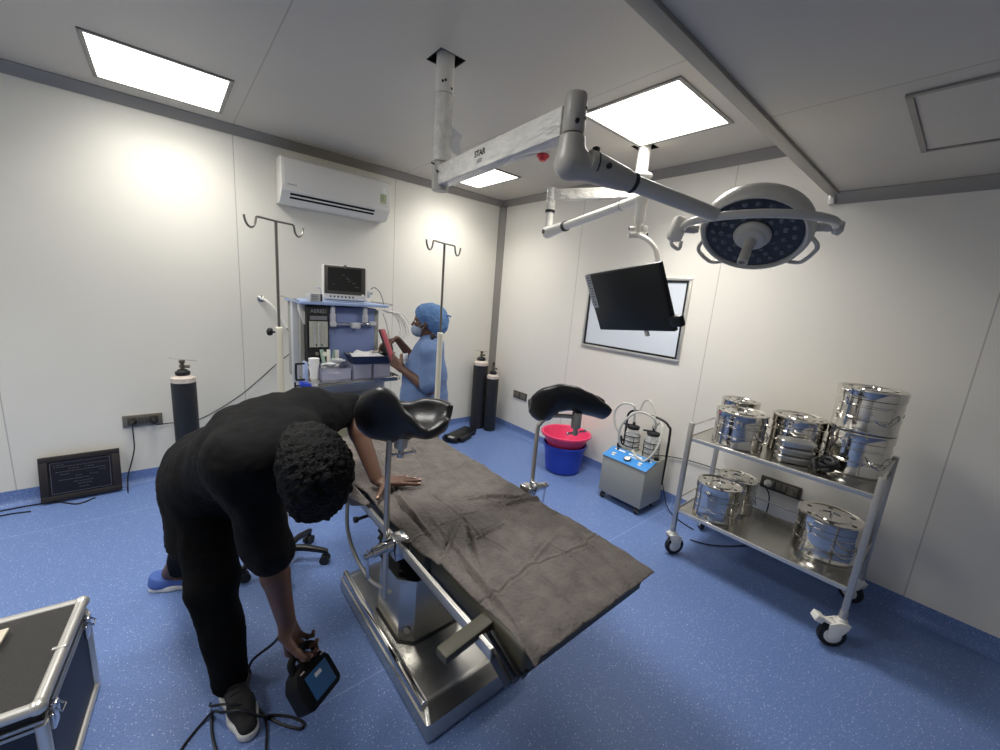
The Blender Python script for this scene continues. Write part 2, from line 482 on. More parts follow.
def sdf_obj(name, prims, h, material, parent=None, cuts=(), disp=None, relax=2):
    me = sdf_mesh(name, prims, h, cuts)
    bm = bmesh.new(); bm.from_mesh(me)
    for _ in range(relax): bmesh.ops.smooth_vert(bm, verts=bm.verts, factor=.5, use_axis_x=True, use_axis_y=True, use_axis_z=True)
    if disp:
        bm.normal_update()
        off = [(v, v.normal*disp(v.co)) for v in bm.verts]
        for v, d in off: v.co += d
    if parent is not None and parent.name in ORIGIN:
        for v in bm.verts: v.co -= ORIGIN[parent.name]
    bm.to_mesh(me); bm.free()
    return link_mesh(name, me, material, parent, 180, ORIGIN.get(parent.name) if parent is not None else None)

# ================================================================== the room
XB, YA, HC, LC, YS = 3.135, 3.83, 2.69, 2.36, .715     # side wall, far wall, ceiling, low ceiling, its edge
XL, YR = -3.3, -1.7
def slab(name, c, s, m): return struct(MB().box(c, s), name, m)
slab('floor', ((XB+XL)/2, (YA+YR)/2, -.05), (XB-XL+.4, YA-YR+.4, .1), T('floor'))
slab('wall_back', ((XB+XL)/2, YA+.05, 1.4), (XB-XL+.4, .1, 2.9), T('wall_a'))
slab('wall_right', (XB+.05, (YA+YR)/2, 1.4), (.1, YA-YR, 2.9), T('wall_b'))
slab('wall_left', (XL-.05, (YA+YR)/2, 1.4), (.1, YA-YR, 2.9), T('wall_c'))
slab('wall_front', ((XB+XL)/2, YR-.05, 1.4), (XB-XL+.4, .1, 2.9), T('wall_c'))
# high ceiling with the two square holes the pendant poles come out of
holes = [(1.108, 1.874, .062), (2.613, 1.705, .062)]
hr = .070
mb = MB(); y0, y1 = YS, YA
ys = [y0, 1.653, 1.757, 1.822, 1.926, y1]
ya, yb, yc, yd = 1.705-hr, 1.705+hr, 1.874-hr, 1.874+hr
mb.box(((XL+XB)/2, (y0+ya)/2, HC+.03), (XB-XL, ya-y0, .06))
mb.box(((XL+XB)/2, (yb+yc)/2, HC+.03), (XB-XL, yc-yb, .06))
mb.box(((XL+XB)/2, (yd+y1)/2, HC+.03), (XB-XL, y1-yd, .06))
for hx, yy in ((2.613, 1.705), (1.108, 1.874)):
    mb.box(((XL+hx-hr)/2, yy, HC+.03), (hx-hr-XL, 2*hr, .06)); mb.box(((hx+hr+XB)/2, yy, HC+.03), (XB-hx-hr, 2*hr, .06))
struct(mb, 'ceiling', T('ceil'))
mb = MB()
for x, y, r in holes: mb.box((x, y, HC+.18), (.16, .16, .02)); 
for x, y, r in holes:
    for dx, dy in ((1, 0), (-1, 0), (0, 1), (0, -1)): mb.box((x+dx*.066, y+dy*.066, HC+.09), (.0078 if dx else .1396, .0078 if dy else .1396, .178))
struct(mb, 'hole_shade_lining', T('hole'))  # lining coloured near-black so the pole holes look unlit inside
slab('ceiling_low', ((XL+XB)/2, (YR+YS-.012)/2, LC+.03), (XB-XL, YS-.012-YR, .06), T('ceil'))
slab('wall_soffit', ((XL+XB)/2, YS-.006, (LC+HC)/2+.02), (XB-XL, .012, HC-LC+.05), T('wall_c'))
# aluminium angle along the soffit's lower edge and the cove trims below the ceilings
mb = MB(); mb.box(((XL+XB)/2-.03, YS-.022, LC-.008), (XB-XL-.06, .05, .016), bev=.003); mb.box(((XL+XB)/2, YS+.004, LC+.014), (XB-XL, .008, .05))
struct(mb, 'trim_2', T('trim'))
def cove(name, p0, p1, inward, m=None, h=.062):
    p0 = Vector(p0); p1 = Vector(p1); n = Vector(inward)
    prof = [Vector((0, 0, 0)), n*.052, n*.052+Vector((0, 0, -.006)), n*.034+Vector((0, 0, -.022)), n*.018+Vector((0, 0, -.04)), n*.006+Vector((0, 0, -h)), Vector((0, 0, -h))]
    return struct(MB().prism([p0+q for q in prof], p1-p0), name, m or T('trim'))
cove('trim_back', (XL, YA, HC), (XB, YA, HC), (0, -1, 0))
cove('trim_right', (XB, YS, HC), (XB, YA, HC), (-1, 0, 0))
cove('trim_right_low', (XB, YR, LC), (XB, YS-.03, LC), (-1, 0, 0))
struct(MB().prism([(XB, YS-.03, LC), (XB, YS+.004, LC+.0), (XB, YS+.0, LC-.066), (XB, YS-.03, LC-.062)], (-.045, 0, 0), bev=.004), 'trim_3', T('alu'))
cove('trim_left', (XL, YS, HC), (XL, YA, HC), (1, 0, 0))
# vertical coving in the far corner
mb = MB(); pts = [(XB, YA, .1), (XB-.062, YA, .1), (XB-.058, YA-.012, .1), (XB-.03, YA-.03, .1), (XB-.012, YA-.058, .1), (XB, YA-.062, .1)]
struct(mb.prism(pts, (0, 0, HC-.16)), 'trim_corner', T('trim'))
# vinyl coved up the wall
def skirting(name, p0, p1, inward):
    p0 = Vector(p0); p1 = Vector(p1); n = Vector(inward)
    prof = [Vector((0, 0, 0)), n*.05+Vector((0, 0, .0005)), n*.026+Vector((0, 0, .007)), n*.011+Vector((0, 0, .022)), n*.005+Vector((0, 0, .045)), n*.004+Vector((0, 0, .1)), Vector((0, 0, .1))]
    return struct(MB().prism([p0+q for q in prof], p1-p0), name, T('floor'))
skirting('baseboard_back', (XL, YA, 0), (XB, YA, 0), (0, -1, 0))
skirting('baseboard_right', (XB, YR, 0), (XB, YA, 0), (-1, 0, 0))
skirting('baseboard_left', (XL, YR, 0), (XL, YA, 0), (1, 0, 0))
skirting('baseboard_front', (XL, YR, 0), (XB, YR, 0), (0, 1, 0))

# ceiling light panels: recessed tray, frame, glowing diffuser
def light_panel(x0, x1, y0, y1, label, power=1.0):
    cx, cy = (x0+x1)/2, (y0+y1)/2
    t = thing('ceiling_light', label, 'ceiling light', (cx, cy, HC), group='square light panels in the ceiling', world=True)
    mb = MB(); w = .022
    for s in (-1, 1):
        mb.box((cx+s*((x1-x0)/2+w/2), cy, HC-.004), (w, y1-y0+2*w, .008), bev=.002)
        mb.box((cx, cy+s*((y1-y0)/2+w/2), HC-.004), (x1-x0, w, .008), bev=.002)
    mb.build('frame', T('trim'), t)
    MB().box((cx, cy, HC-.002), (x1-x0, y1-y0, .004)).build('diffuser', T('panel'), t)
    ld = bpy.data.lights.new('panel_lamp', 'AREA'); ld.shape = 'RECTANGLE'; ld.size = x1-x0-.01; ld.size_y = y1-y0-.01
    ld.energy = PANEL_WATTS*power; ld.spread = math.radians(128); ld.color = (1.0, .972, .925)
    lo = bpy.data.objects.new('panel_lamp', ld); COL.objects.link(lo); lo.parent = t; lo.location = (0, 0, -.006)
    return t
light_panel(-.22, .362, 3.0, 3.59, 'square lit ceiling panel above the left wall, left of the air conditioner', .46)
light_panel(1.96, 2.565, 1.145, 1.71, 'large square lit ceiling panel above the surgical lamp, nearest the low ceiling', 1.1)
light_panel(2.05, 2.565, 2.955, 3.57, 'square lit ceiling panel near the far corner, partly behind the lamp beam', .55)
light_panel(-.225, .365, 1.14, 1.715, 'added square lit ceiling panel high on the near left, out of view above the bending person', .95)  # added panel outside the view, brightens the near left
light_panel(-2.43, -1.84, 3.0, 3.59, 'added square lit ceiling panel out of view, far to the left along the left wall', .95)  # added unseen panel, fills the dim left wall with light
light_panel(-2.43, -1.84, 1.14, 1.715, 'added square lit ceiling panel out of view on the near far-left side, beyond the black equipment case', .95)  # another added unseen panel, lifts the floor and case side

# access hatch and smoke detector cap
t = thing('ceiling_hatch', 'square access hatch in the low ceiling at upper right', 'hatch', (2.24, -.01, LC), world=True)
mb = MB(); x0, x1, y0, y1 = 1.935, 2.555, -.31, .293
for s in (0, 1):
    mb.box(((x0, x1)[s], (y0+y1)/2, LC-.004), (.018, y1-y0+.018, .008)); mb.box(((x0+x1)/2, (y0, y1)[s], LC-.004), (x1-x0, .018, .008))
mb.build('frame', T('trim'), t)
MB().box(((x0+x1)/2, (y0+y1)/2, LC-.0015), (x1-x0-.03, y1-y0-.03, .003)).build('panel', T('ceil'), t)
single(MB().lathe([(.045, 0), (.05, -.008), (.046, -.016), (.03, -.03), (.024, -.042), (.001, -.045)], (2.298, 2.381, HC), n=28), 'smoke_detector', T('redplastic'),
       'round red dome cap on the high ceiling beside the lamp beam', 'detector', (2.298, 2.381, HC))

# ------------------------------------------------------------------ air conditioner
t = thing('air_conditioner', 'long white wall-mounted air conditioner high on the left wall', 'air conditioner', (1.19, YA, 2.2), world=True)
x0, x1 = .742, 1.632
prof = [(YA, 2.53), (3.66, 2.535), (3.628, 2.52), (3.618, 2.49), (3.617, 2.32), (3.628, 2.285), (3.70, 2.205), (3.72, 2.198), (YA, 2.198)]
MB().prism([(x0, y, z) for y, z in prof], (x1-x0, 0, 0), bev=.006).build('body', T('white'), t)
mb = MB(); mb.prism([(x0+.02, 3.616, 2.515), (x0+.02, 3.6135, 2.50), (x0+.02, 3.6135, 2.325), (x0+.02, 3.618, 2.312)], (x1-x0-.04, 0, 0)); mb.build('front_panel', T('whiteplastic'), t)
d = Vector((0, .072, -.08)).normalized(); nn = Vector((0, -.08, -.072)).normalized()
mb = MB(); a = Vector((0, 3.632, 2.281))
def onsl(x, s, e=.002): return Vector((x, a.y, a.z)) + d*s + nn*e
mb.prism([onsl(x0+.065, .012), onsl(x1-.14, .012), onsl(x1-.14, .062), onsl(x0+.065, .062)], nn*.001); mb.build('outlet_slot', T('hole'), t)
lv = MB(); lv.prism([onsl(x0+.065, .03), onsl(x1-.14, .03), onsl(x1-.14, .042), onsl(x0+.065, .042)], nn*.004); lv.build('louvre', T('white'), t)
MB().box((x1-.075, 3.6125, 2.445), (.05, .002, .05), bev=.0005).build('round_badge', T('whitepaper'), t)
MB().box((x1-.075, 3.6125, 2.375), (.058, .002, .078)).build('energy_sticker', T('sticker'), t)
mb = MB()
for k in range(4): mb.box((x1-.085+.006*(k % 2), 3.611, 2.40-.014*k), (.03, .001, .004))
mb.build('sticker_lines', T('inkgrey'), t)
mb = MB()
for k in range(5): mb.box((x0+.045+.014*k, 3.6115, 2.328), (.009, .001, .006))
mb.build('maker_mark', T('inkgrey'), t)

# ------------------------------------------------------------------ sockets and switch plates
def plate(name, label, cat, c, w, h, axis, m, mods, group=None):
    c = Vector(c); t = thing(name, label, cat, c, world=True, group=group)
    def bx(mb, u, v, su, sv, o, th):
        if axis == 'y': mb.box((c.x+u, c.y-o, c.z+v), (su, th, sv), bev=min(.002, th*.3))
        else: mb.box((c.x-o, c.y-u, c.z+v), (th, su, sv), bev=min(.002, th*.3))
    mb = MB(); bx(mb, 0, 0, w, h, .006, .012); mb.build('plate', m, t)
    for nm, u, v, su, sv, mm in mods:
        mb = MB(); bx(mb, u, v, su, sv, .013, .006); o = mb.build(nm, mm, t)
        if nm == 'socket':
            mb = MB()
            for du, dv in ((-.012, -.008), (.012, -.008), (0, .012)): bx(mb, u+du, v+dv, .007, .007, .0165, .002)
            mb.build('pin_hole', T('hole'), o)
    return t
plate('wall_socket', 'long grey wall socket plate low on the left wall, two plugs in it', 'wall socket', (-.189, YA, .491), .222, .088, 'y', T('socket'),
      [('socket', -.06, 0, .05, .06, T('socketdark')), ('switch', -.01, 0, .03, .05, T('socketdark')), ('switch', .02, 0, .022, .05, T('socketdark')), ('socket', .06, 0, .05, .06, T('socketdark'))])
plate('wall_socket', 'dark two-gang socket plate on the side wall behind the black leg rest', 'wall socket', (XB, 3.262, .479), .225, .085, 'x', T('socketdark'),
      [('switch', -.055, 0, .09, .06, T('socket')), ('switch', .055, 0, .09, .06, T('socket'))])
plate('wall_socket', 'dark switch plate low on the left wall beside the blue scrubs', 'wall socket', (2.39, YA, .5), .13, .085, 'y', T('socketdark'),
      [('switch', -.03, 0, .045, .06, T('socket')), ('switch', .03, 0, .045, .06, T('socket'))])
plate('wall_socket', 'grey socket plate on the side wall seen between the trolley shelves', 'wall socket', (XB, .632, .479), .235, .085, 'x', T('socketdark'),
      [('socket', -.06, 0, .05, .06, T('socket')), ('switch', -.01, 0, .03, .05, T('socket')), ('switch', .022, 0, .024, .05, T('socket')), ('socket', .07, 0, .06, .06, T('socket'))])
def plug(c, axis, m, label):
    c = Vector(c); mb = MB(); a = Vector((0, -1, 0)) if axis == 'y' else Vector((-1, 0, 0))
    mb.lathe([(.024, 0), (.025, .006), (.022, .02), (.014, .03), (.010, .045), (.006, .055)], c, a, n=18)
    return single(mb, 'power_plug', m, label, 'plug', c)
plug((-.245, YA-.018, .487), 'y', T('black'), 'black plug at the left end of the grey wall socket')
plug((-.13, YA-.018, .492), 'y', T('black'), 'black plug at the right end of the grey wall socket, by the cylinder')
plug((XB-.018, .70, .482), 'x', T('whiteplastic'), 'white plug in the wall socket behind the trolley')
def cable(name, pts, r, m, label, smooth=7, cat='cable'):
    return single(MB().tube(pts, r, 8, smooth=smooth), name, m, label, cat, pts[0])
cable('power_cable', [(-.245, YA-.07, .48), (-.246, YA-.075, .44), (-.25, YA-.035, .30), (-.27, YA-.03, .2), (-.30, YA-.04, .09), (-.305, YA-.09, .012), (-.30, YA-.16, .006)], .004, T('black'),
      'black cable hanging from the left plug to the floor by the plaque')
cable('power_cable', [(-.13, YA-.072, .485), (-.11, YA-.06, .462), (-.03, YA-.03, .452), (.06, YA-.02, .44), (.15, YA-.02, .455), (.29, YA-.02, .53), (.43, YA-.02, .625), (.55, YA-.02, .73), (.72, YA-.02, .89), (.84, YA-.03, .985), (.85, YA-.1, .98)], .004, T('black'),
      'thin black cable strung along the left wall from socket to anaesthesia machine')
cable('power_cable', [(-1.35, 3.70, .005), (-1.1, 3.76, .005), (-.92, 3.755, .005), (-.78, 3.755, .006), (-.66, 3.735, .006), (-.55, 3.64, .005), (-.47, 3.69, .005)], .0045, T('black'),
      'black cable lying on the floor in front of the leaning plaque')
cable('power_cable', [(-1.4, 3.60, .005), (-1.15, 3.66, .005), (-.96, 3.665, .005), (-.86, 3.68, .005), (-.76, 3.66, .005)], .0045, T('black'),
      'black cable on the floor at far left, nearer than the plaque')
cable('power_cable', [(XB-.07, .70, .478), (XB-.075, .69, .46), (XB-.06, .67, .41), (XB-.03, .67, .3), (XB-.03, .69, .12), (XB-.06, .72, .016), (XB-.2, .80, .006), (XB-.32, .9, .006), (XB-.37, 1.0, .006)], .004, T('black'),
      'black cable dropping from the white plug behind the trolley')
cable('power_cable', [(XB-.015, 1.62, .36), (XB-.012, 1.3, .43), (XB-.012, 1.0, .45), (XB-.012, .8, .455), (XB-.012, .5, .445), (XB-.012, .3, .44)], .0035, T('black'),
      'thin black cable running along the side wall behind the trolley')

# ------------------------------------------------------------------ wall-mounted white board
t = thing('wall_board', 'glossy white board in a grey and black frame on the side wall', 'board', (XB, 1.955, 1.19), world=True)
by0, by1, bz0, bz1 = 1.462, 2.448, 1.192, 1.856
mb = MB(); w = .022
mb.box((XB-.009, (by0+by1)/2, bz0+w/2), (.018, by1-by0, w), bev=.003); mb.box((XB-.009, (by0+by1)/2, bz1-w/2), (.018, by1-by0, w), bev=.003)
mb.box((XB-.009, by0+w/2, (bz0+bz1)/2), (.018, w, bz1-bz0-2*w), bev=.003); mb.box((XB-.009, by1-w/2, (bz0+bz1)/2), (.018, w, bz1-bz0-2*w), bev=.003)
mb.build('frame', T('alu'), t)
mb = MB(); o = w; k = .017
mb.box((XB-.006, (by0+by1)/2, bz0+o+k/2), (.012, by1-by0-2*o, k)); mb.box((XB-.006, (by0+by1)/2, bz1-o-k/2), (.012, by1-by0-2*o, k))
mb.box((XB-.006, by0+o+k/2, (bz0+bz1)/2), (.012, k, bz1-bz0-2*o-2*k)); mb.box((XB-.006, by1-o-k/2, (bz0+bz1)/2), (.012, k, bz1-bz0-2*o-2*k))
mb.build('gasket', T('black'), t)
MB().box((XB-.003, (by0+by1)/2, (bz0+bz1)/2), (.006, by1-by0-2*o-2*k, bz1-bz0-2*o-2*k)).build('face', T('board'), t)

# ------------------------------------------------------------------ dark plaque leaning on the left wall
t = thing('plaque', 'dark framed plaque with grey lettering leaning on the left wall', 'plaque', (-.525, 3.765, .0), world=True)
W, Hh = .392, .30
ang = math.radians(13)
up = Vector((0, math.sin(ang), math.cos(ang))); fr = Vector((0, -math.cos(ang), math.sin(ang)))
o0 = Vector((-.528, 3.745, .012))
def pl(u, v, e): return o0 + Vector((u, 0, 0)) + up*v + fr*e
mb = MB()
for u0, u1, v0, v1 in ((-W/2, W/2, 0, .035), (-W/2, W/2, Hh-.035, Hh), (-W/2, -W/2+.042, .035, Hh-.035), (W/2-.042, W/2, .035, Hh-.035)):
    mb.prism([pl(u0, v0, 0), pl(u1, v0, 0), pl(u1, v1, 0), pl(u0, v1, 0)], fr*.03, bev=.003)
mb.build('frame', T('plaqueframe'), t)
mb = MB(); mb.prism([pl(-W/2+.04, .033, 0), pl(W/2-.04, .033, 0), pl(W/2-.04, Hh-.033, 0), pl(-W/2+.04, Hh-.033, 0)], fr*.022); mb.build('face', T('plaqueface'), t)
mb = MB(); e = .0225
for u0, u1, v0, v1 in ((-.145, .145, .045, .048), (-.145, .145, .252, .255), (-.145, -.142, .045, .255), (.142, .145, .045, .255)):
    mb.prism([pl(u0, v0, e), pl(u1, v0, e), pl(u1, v1, e), pl(u0, v1, e)], fr*.001)
rr = random.Random(3)
for v, a0, a1 in ((.236, -.13, -.09), (.222, -.13, .13), (.205, -.06, -.02), (.205, .02, .06), (.188, -.12, .12), (.17, -.10, -.07), (.17, .09, .12), (.15, -.03, .0), (.15, .04, .07), (.132, -.11, .03), (.11, -.04, .05), (.092, -.02, .04), (.07, -.015, .02)):
    u = a0
    while u < a1:
        wd = rr.uniform(.006, .014); hh = .0035
        mb.prism([pl(u, v, e), pl(u+wd, v, e), pl(u+wd, v+hh, e), pl(u, v+hh, e)], fr*.0006); u += wd+.004
mb.build('lettering', T('plaqueline'), t)

# ------------------------------------------------------------------ gas cylinders
def gas_cylinder(x, y, r, h, label, big=True, collar=True):
    t = thing('gas_cylinder', label, 'gas cylinder', (x, y, 0), group='black gas cylinders along the walls')
    MB().lathe([(r*.9, 0), (r, .012), (r, h-.02)], n=36).build('body', T('cylinder'), t)
    sh = r*.56
    MB().lathe([(r, h-.02), (r*.985, h+.012), (r*.87, h+sh*.38), (r*.62, h+sh*.65), (r*.36, h+sh*.76)], n=36).build('shoulder', T('cylwhite'), t)
    z = h+sh*.72
    mb = MB(); mb.lathe([(r*.5, 0), (r*.60, .006), (r*.60, .026), (r*.45, .031), (r*.38, .040), (.014, .042)], (0, 0, z), n=24); mb.build('collar', T('rubber'), t)
    v = MB(); z += .036
    v.lathe([(.013, 0), (.013, .018), (.020, .021), (.020, .036), (.012, .039), (.012, .05), (.018, .053), (.018, .072), (.008, .076)], (0, 0, z), n=16)
    v.cyl((0, 0, z+.028), (.042, -.012, z+.028), .010, .012, 14); v.build('valve', T('brass'), t)
    if big:
        MB().tube([(-.07, .02, z+.086), (-.03, .0, z+.080), (0, 0, z+.078), (.03, -.01, z+.074), (.085, -.02, z+.068)], .0028, 8, smooth=4).build('key_bar', T('dullsteel'), t)
    else:
        MB().cyl((0, 0, z+.074), (0, 0, z+.105), .012, .012, 12).build('valve_cap', T('rubber'), t)
    return t
gas_cylinder(.06, 3.60, .074, .835, 'tall black gas cylinder with white shoulder, standing alone at the left wall')
gas_cylinder(2.858, 3.70, .088, .80, 'taller black gas cylinder of the pair in the far corner')
gas_cylinder(2.925, 3.54, .072, .665, 'shorter slimmer black gas cylinder of the pair in the far corner', False)

# wall pipe: flexible white hose out of the left wall
t = thing('wall_hose', 'white flexible hose leaving a round chrome inlet on the left wall', 'hose', (.607, YA, 1.43), world=True)
MB().lathe([(.026, 0), (.028, .004), (.026, .012), (.014, .016), (.014, .03)], (.607, YA, 1.43), (0, -1, 0), 20).build('inlet', T('chrome'), t)
MB().tube([(.607, YA-.03, 1.43), (.625, YA-.06, 1.425), (.67, YA-.09, 1.38), (.73, YA-.11, 1.28), (.77, YA-.13, 1.2)], .0105, 12, smooth=6).build('hose', T('whiteplastic'), t)
MB().tube([(.77, YA-.13, 1.2), (.83, YA-.2, 1.05), (.88, YA-.3, .93), (.90, YA-.36, .86)], .005, 8, smooth=6).build('thin_line', T('inkgrey'), t)

# ================================================================== surgical lamp on its ceiling pole
t = thing('surgical_lamp', 'large round surgical lamp on a wrapped grey beam hung from the ceiling', 'surgical lamp', (1.108, 1.874, HC), world=True)
px, py = 1.106, 1.874
mb = MB(); mb.cyl((px, py, HC+.14), (px, py, 2.545), .044, n=28); mb.cyl((px, py, 2.545), (px, py, 2.538), .0465, n=28)
pole = mb.build('ceiling_pole', T('white'), t)
for a, z in ((-2.3, 2.58), (-2.0, 2.585), (-1.2, 2.56)): MB().cyl((px+.043*math.cos(a), py+.043*math.sin(a), z), (px+.0465*math.cos(a), py+.0465*math.sin(a), z), .006, n=10).build('screw', T('black'), pole)
sl = MB().lathe([(.045, 0), (.046, -.01), (.0445, -.14), (.046, -.28), (.0475, -.285), (.0475, -.3)], (px, py, 2.535), n=28).build('wrapped_sleeve', T('film'), t)
fl = MB(); fl.grid(lambda u, v: (px+.03+.05*u+.012*math.sin(7*v), py-.035-.015*u+.01*math.sin(5*v+u), 2.40-.12*v+.03*u*math.sin(3*v)-.02*u), 6, 12, .0015); fl.build('film_flap', T('filmclear'), sl)
mb = MB(); mb.lathe([(.040, 0), (.042, -.012), (.042, -.125), (.036, -.135)], (px, py, 2.235), n=28); mb.build('swivel_joint', T('greyenamel'), t)
mb = MB(); mb.cyl((px-.05, py-.02, 2.212), (px-.07, py-.028, 2.212), .004, n=8); mb.cyl((px-.035, py-.03, 2.18), (px-.045, py-.04, 2.18), .006, n=8); mb.build('grub_screw', T('black'), t)
ex, ey = 1.057, .965
P0 = Vector((px, py, 2.166)); P1 = Vector((ex, ey, 2.178)); d = (P1-P0).normalized()
rot = Matrix((d, Vector((0, 0, 1)).cross(d).normalized(), d.cross(Vector((0, 0, 1)).cross(d).normalized()))).transposed()
beam = MB().box((P0+P1)/2, ((P1-P0).length-.06, .062, .092), rot, bev=.006).build('beam', T('film'), t)
sd = -(rot @ Vector((0, 1, 0)))
if sd.x > 0: sd = -sd
mid = P0+d*.405+sd*.0325
text('beam_lettering', 'STAR', .035, place(mid+Vector((0, 0, .012)), d, (0, 0, 1)), T('ink'), beam, bold=.0006)
text('beam_small_lettering', 'LED', .022, place(mid+Vector((0, 0, -.018)), d, (0, 0, 1)), T('inkgrey'), beam)
mb = MB(); mb.lathe([(.034, 0), (.037, .008), (.037, .108), (.034, .116), (.0, .117)], (ex, ey, 2.138), n=28); c1 = mb.build('elbow_post', T('greyenamel'), t)
for z in (2.21, 2.18): MB().cyl((ex+.036*.35, ey-.036*.93, z), (ex+.040*.35, ey-.040*.93, z), .005, n=10).build('screw', T('black'), c1)
MB().cyl((ex-.02, ey-.03, 2.163), (ex-.025, ey-.038, 2.163), .007, n=8).build('screw', T('black'), c1)
el = sdf_obj('elbow_housing', [cap((ex, ey, 2.12), (ex, ey, 2.045), .043, .045, k=.02), cap((ex, ey, 2.05), (ex+.075, ey-.045, 2.04), .043, .043, k=.03)], .006, T('greyenamel'), t, cuts=[((0, 0, 2.133), (0, 0, 1))])
A0 = Vector((ex+.05, ey-.03, 2.052)); A1 = Vector((1.632, .722, 1.970)); d = (A1-A0).normalized()
MB().cyl(A0+d*.02, A0+d*.025, .0497, n=30).build('joint_seam', T('black'), t)
mb = MB(); mb.lathe([(.048, .0), (.049, .03), (.038, .15), (.032, .18)], A0, d, 30); sp = mb.build('spring_arm', T('greyenamel'), t)
mb = MB(); mb.lathe([(.0325, .18), (.034, .183), (.034, .193), (.032, .196)], A0, d, 30); mb.build('collar', T('black'), t)
mb = MB(); mb.lathe([(.028, .195), (.026, (A1-A0).length-.03), (.0255, (A1-A0).length), (.02, (A1-A0).length+.012)], A0, d, 28); mb.build('lower_arm', T('lampbody'), t)
sx = Vector((d.y, -d.x, 0)).normalized()
mb = MB(); q = A0+d*.055+Vector((0, 0, 0)); mb.cyl(q+sx*.05, q+sx*.058, .009, n=14); mb.box(A0+d*.03+Vector((0, 0, .058)), (.02, .02, .014), bev=.004); mb.build('cover_screw', T('black'), t)
# lamp head: local frame, light side is -z
LCn = Vector((1.90, .672, 1.935))
n = (Vector((-.985, -.17, 0)).normalized()*.62 + Vector((0, 0, -.78))).normalized()
zax = -n; xax = Vector((.767, -.637, .0)); xax = (xax - zax*xax.dot(zax)).normalized(); yax = zax.cross(xax)
HM = Matrix((xax, yax, zax)).transposed()
def hp(x, y, z): return LCn + HM @ Vector((x, y, z))
def hl(prof, c=(0, 0, 0), nseg=48): 
    mb = MB(); prev = None
    for r, h in prof:
        k = [mb.bm.verts.new(hp(c[0]+r*math.cos(2*PI*i/nseg), c[1]+r*math.sin(2*PI*i/nseg), c[2]+h)) for i in range(nseg)]
        if prev: mb.bridge(prev, k)
        else: first = k
        prev = k
    mb.bm.faces.new(prev); mb.bm.faces.new(first[::-1]); return mb
shell = hl([(.176, .012), (.182, -.006), (.190, -.010), (.200, -.002), (.206, .014), (.209, .032), (.205, .056), (.185, .082), (.14, .102), (.075, .112), (.01, .114)]).build('lamp_shell', T('lampbody'), t)
face = hl([(.177, .012), (.177, .002), (.01, .001)]).build('lens_plate', T('ledface'), t)
lens = MB(); k = 0
for ring_r, cnt in ((.085, 10), (.117, 15), (.149, 20)):
    for i in range(cnt):
        a = 2*PI*(i+.3*k)/cnt; c = (ring_r*math.cos(a), ring_r*math.sin(a))
        lens_c = hp(c[0], c[1], .003); lens.ball(lens_c, (.0125, .0125, .007), HM, 12, 8)
    k += 1
o = lens.build('lens_cluster', T('ledlens'), t)
hl([(.068, .004), (.07, -.008), (.064, -.02), (.054, -.024), (.05, -.034), (.03, -.04)]).build('centre_hub', T('lampbody'), t)
hd = hl([(.022, -.036), (.022, -.05), (.0185, -.055), (.02, -.155), (.019, -.159), (.012, -.16), (.012, -.145)]).build('sterile_handle', T('lampbody'), t)
for s, a0 in ((0, 1.98), (1, -.02)):
    pts = []
    for i in range(9):
        u = i/8; a = a0 + (u-.5)*.75; r = .202+.036*min(1, math.sin(PI*u)*1.7)
        pts.append(hp(r*math.cos(a), r*math.sin(a), .018-.012*math.sin(PI*u)))
    MB().tube(pts, .0085, 10, smooth=3).build('rim_handle', T('lampbody'), t)
# yoke: half ring around the head on the near side, from the arm to both pivots
yk = []
base_a = math.atan2(-.672, -1.90)
for i in range(15):
    a = base_a + (i/14-.5)*PI*1.02
    yk.append(Vector((LCn.x+.268*math.cos(a), LCn.y+.268*math.sin(a), 1.963)))
yk = [yk[0]+(LCn-yk[0])*.18] + yk + [yk[-1]+(LCn-yk[-1])*.1]
yoke = MB().tube(yk, .0155, 14, smooth=3).build('yoke', T('lampbody'), t)
e0, e1 = yk[1], yk[-2]
for e, nm in ((e0, 'pivot'), (e1, 'pivot')):
    dd = (LCn-e); dd.z = 0; dd.normalize(); MB().cyl(e-dd*.022, e+dd*.06, .017, n=18).build(nm, T('lampbody'), t)
left = e0 if (e0-LCn).dot(xax) < 0 else e1
right = e1 if left is e0 else e0
MB().box(right+xax*.012+Vector((0, 0, .002)), (.03, .03, .055), HM, bev=.006).build('pivot_block', T('lampbody'), t)
bxm = MB().box(left-xax*.03+Vector((0, 0, -.012)), (.062, .055, .105), Matrix.Rotation(math.atan2(-.637, .767), 3, 'Z') @ Matrix.Rotation(.25, 3, 'Y'), bev=.014).build('control_box', T('white'), t)
MB().tube([left-xax*.05+Vector((0, 0, -.05)), left-xax*.045+Vector((.0, 0, -.085)), left-xax*.01+Vector((0, 0, -.09)), left-xax*.005+Vector((0, 0, -.055))], .008, 10, smooth=5).build('control_grip', T('white'), bxm)

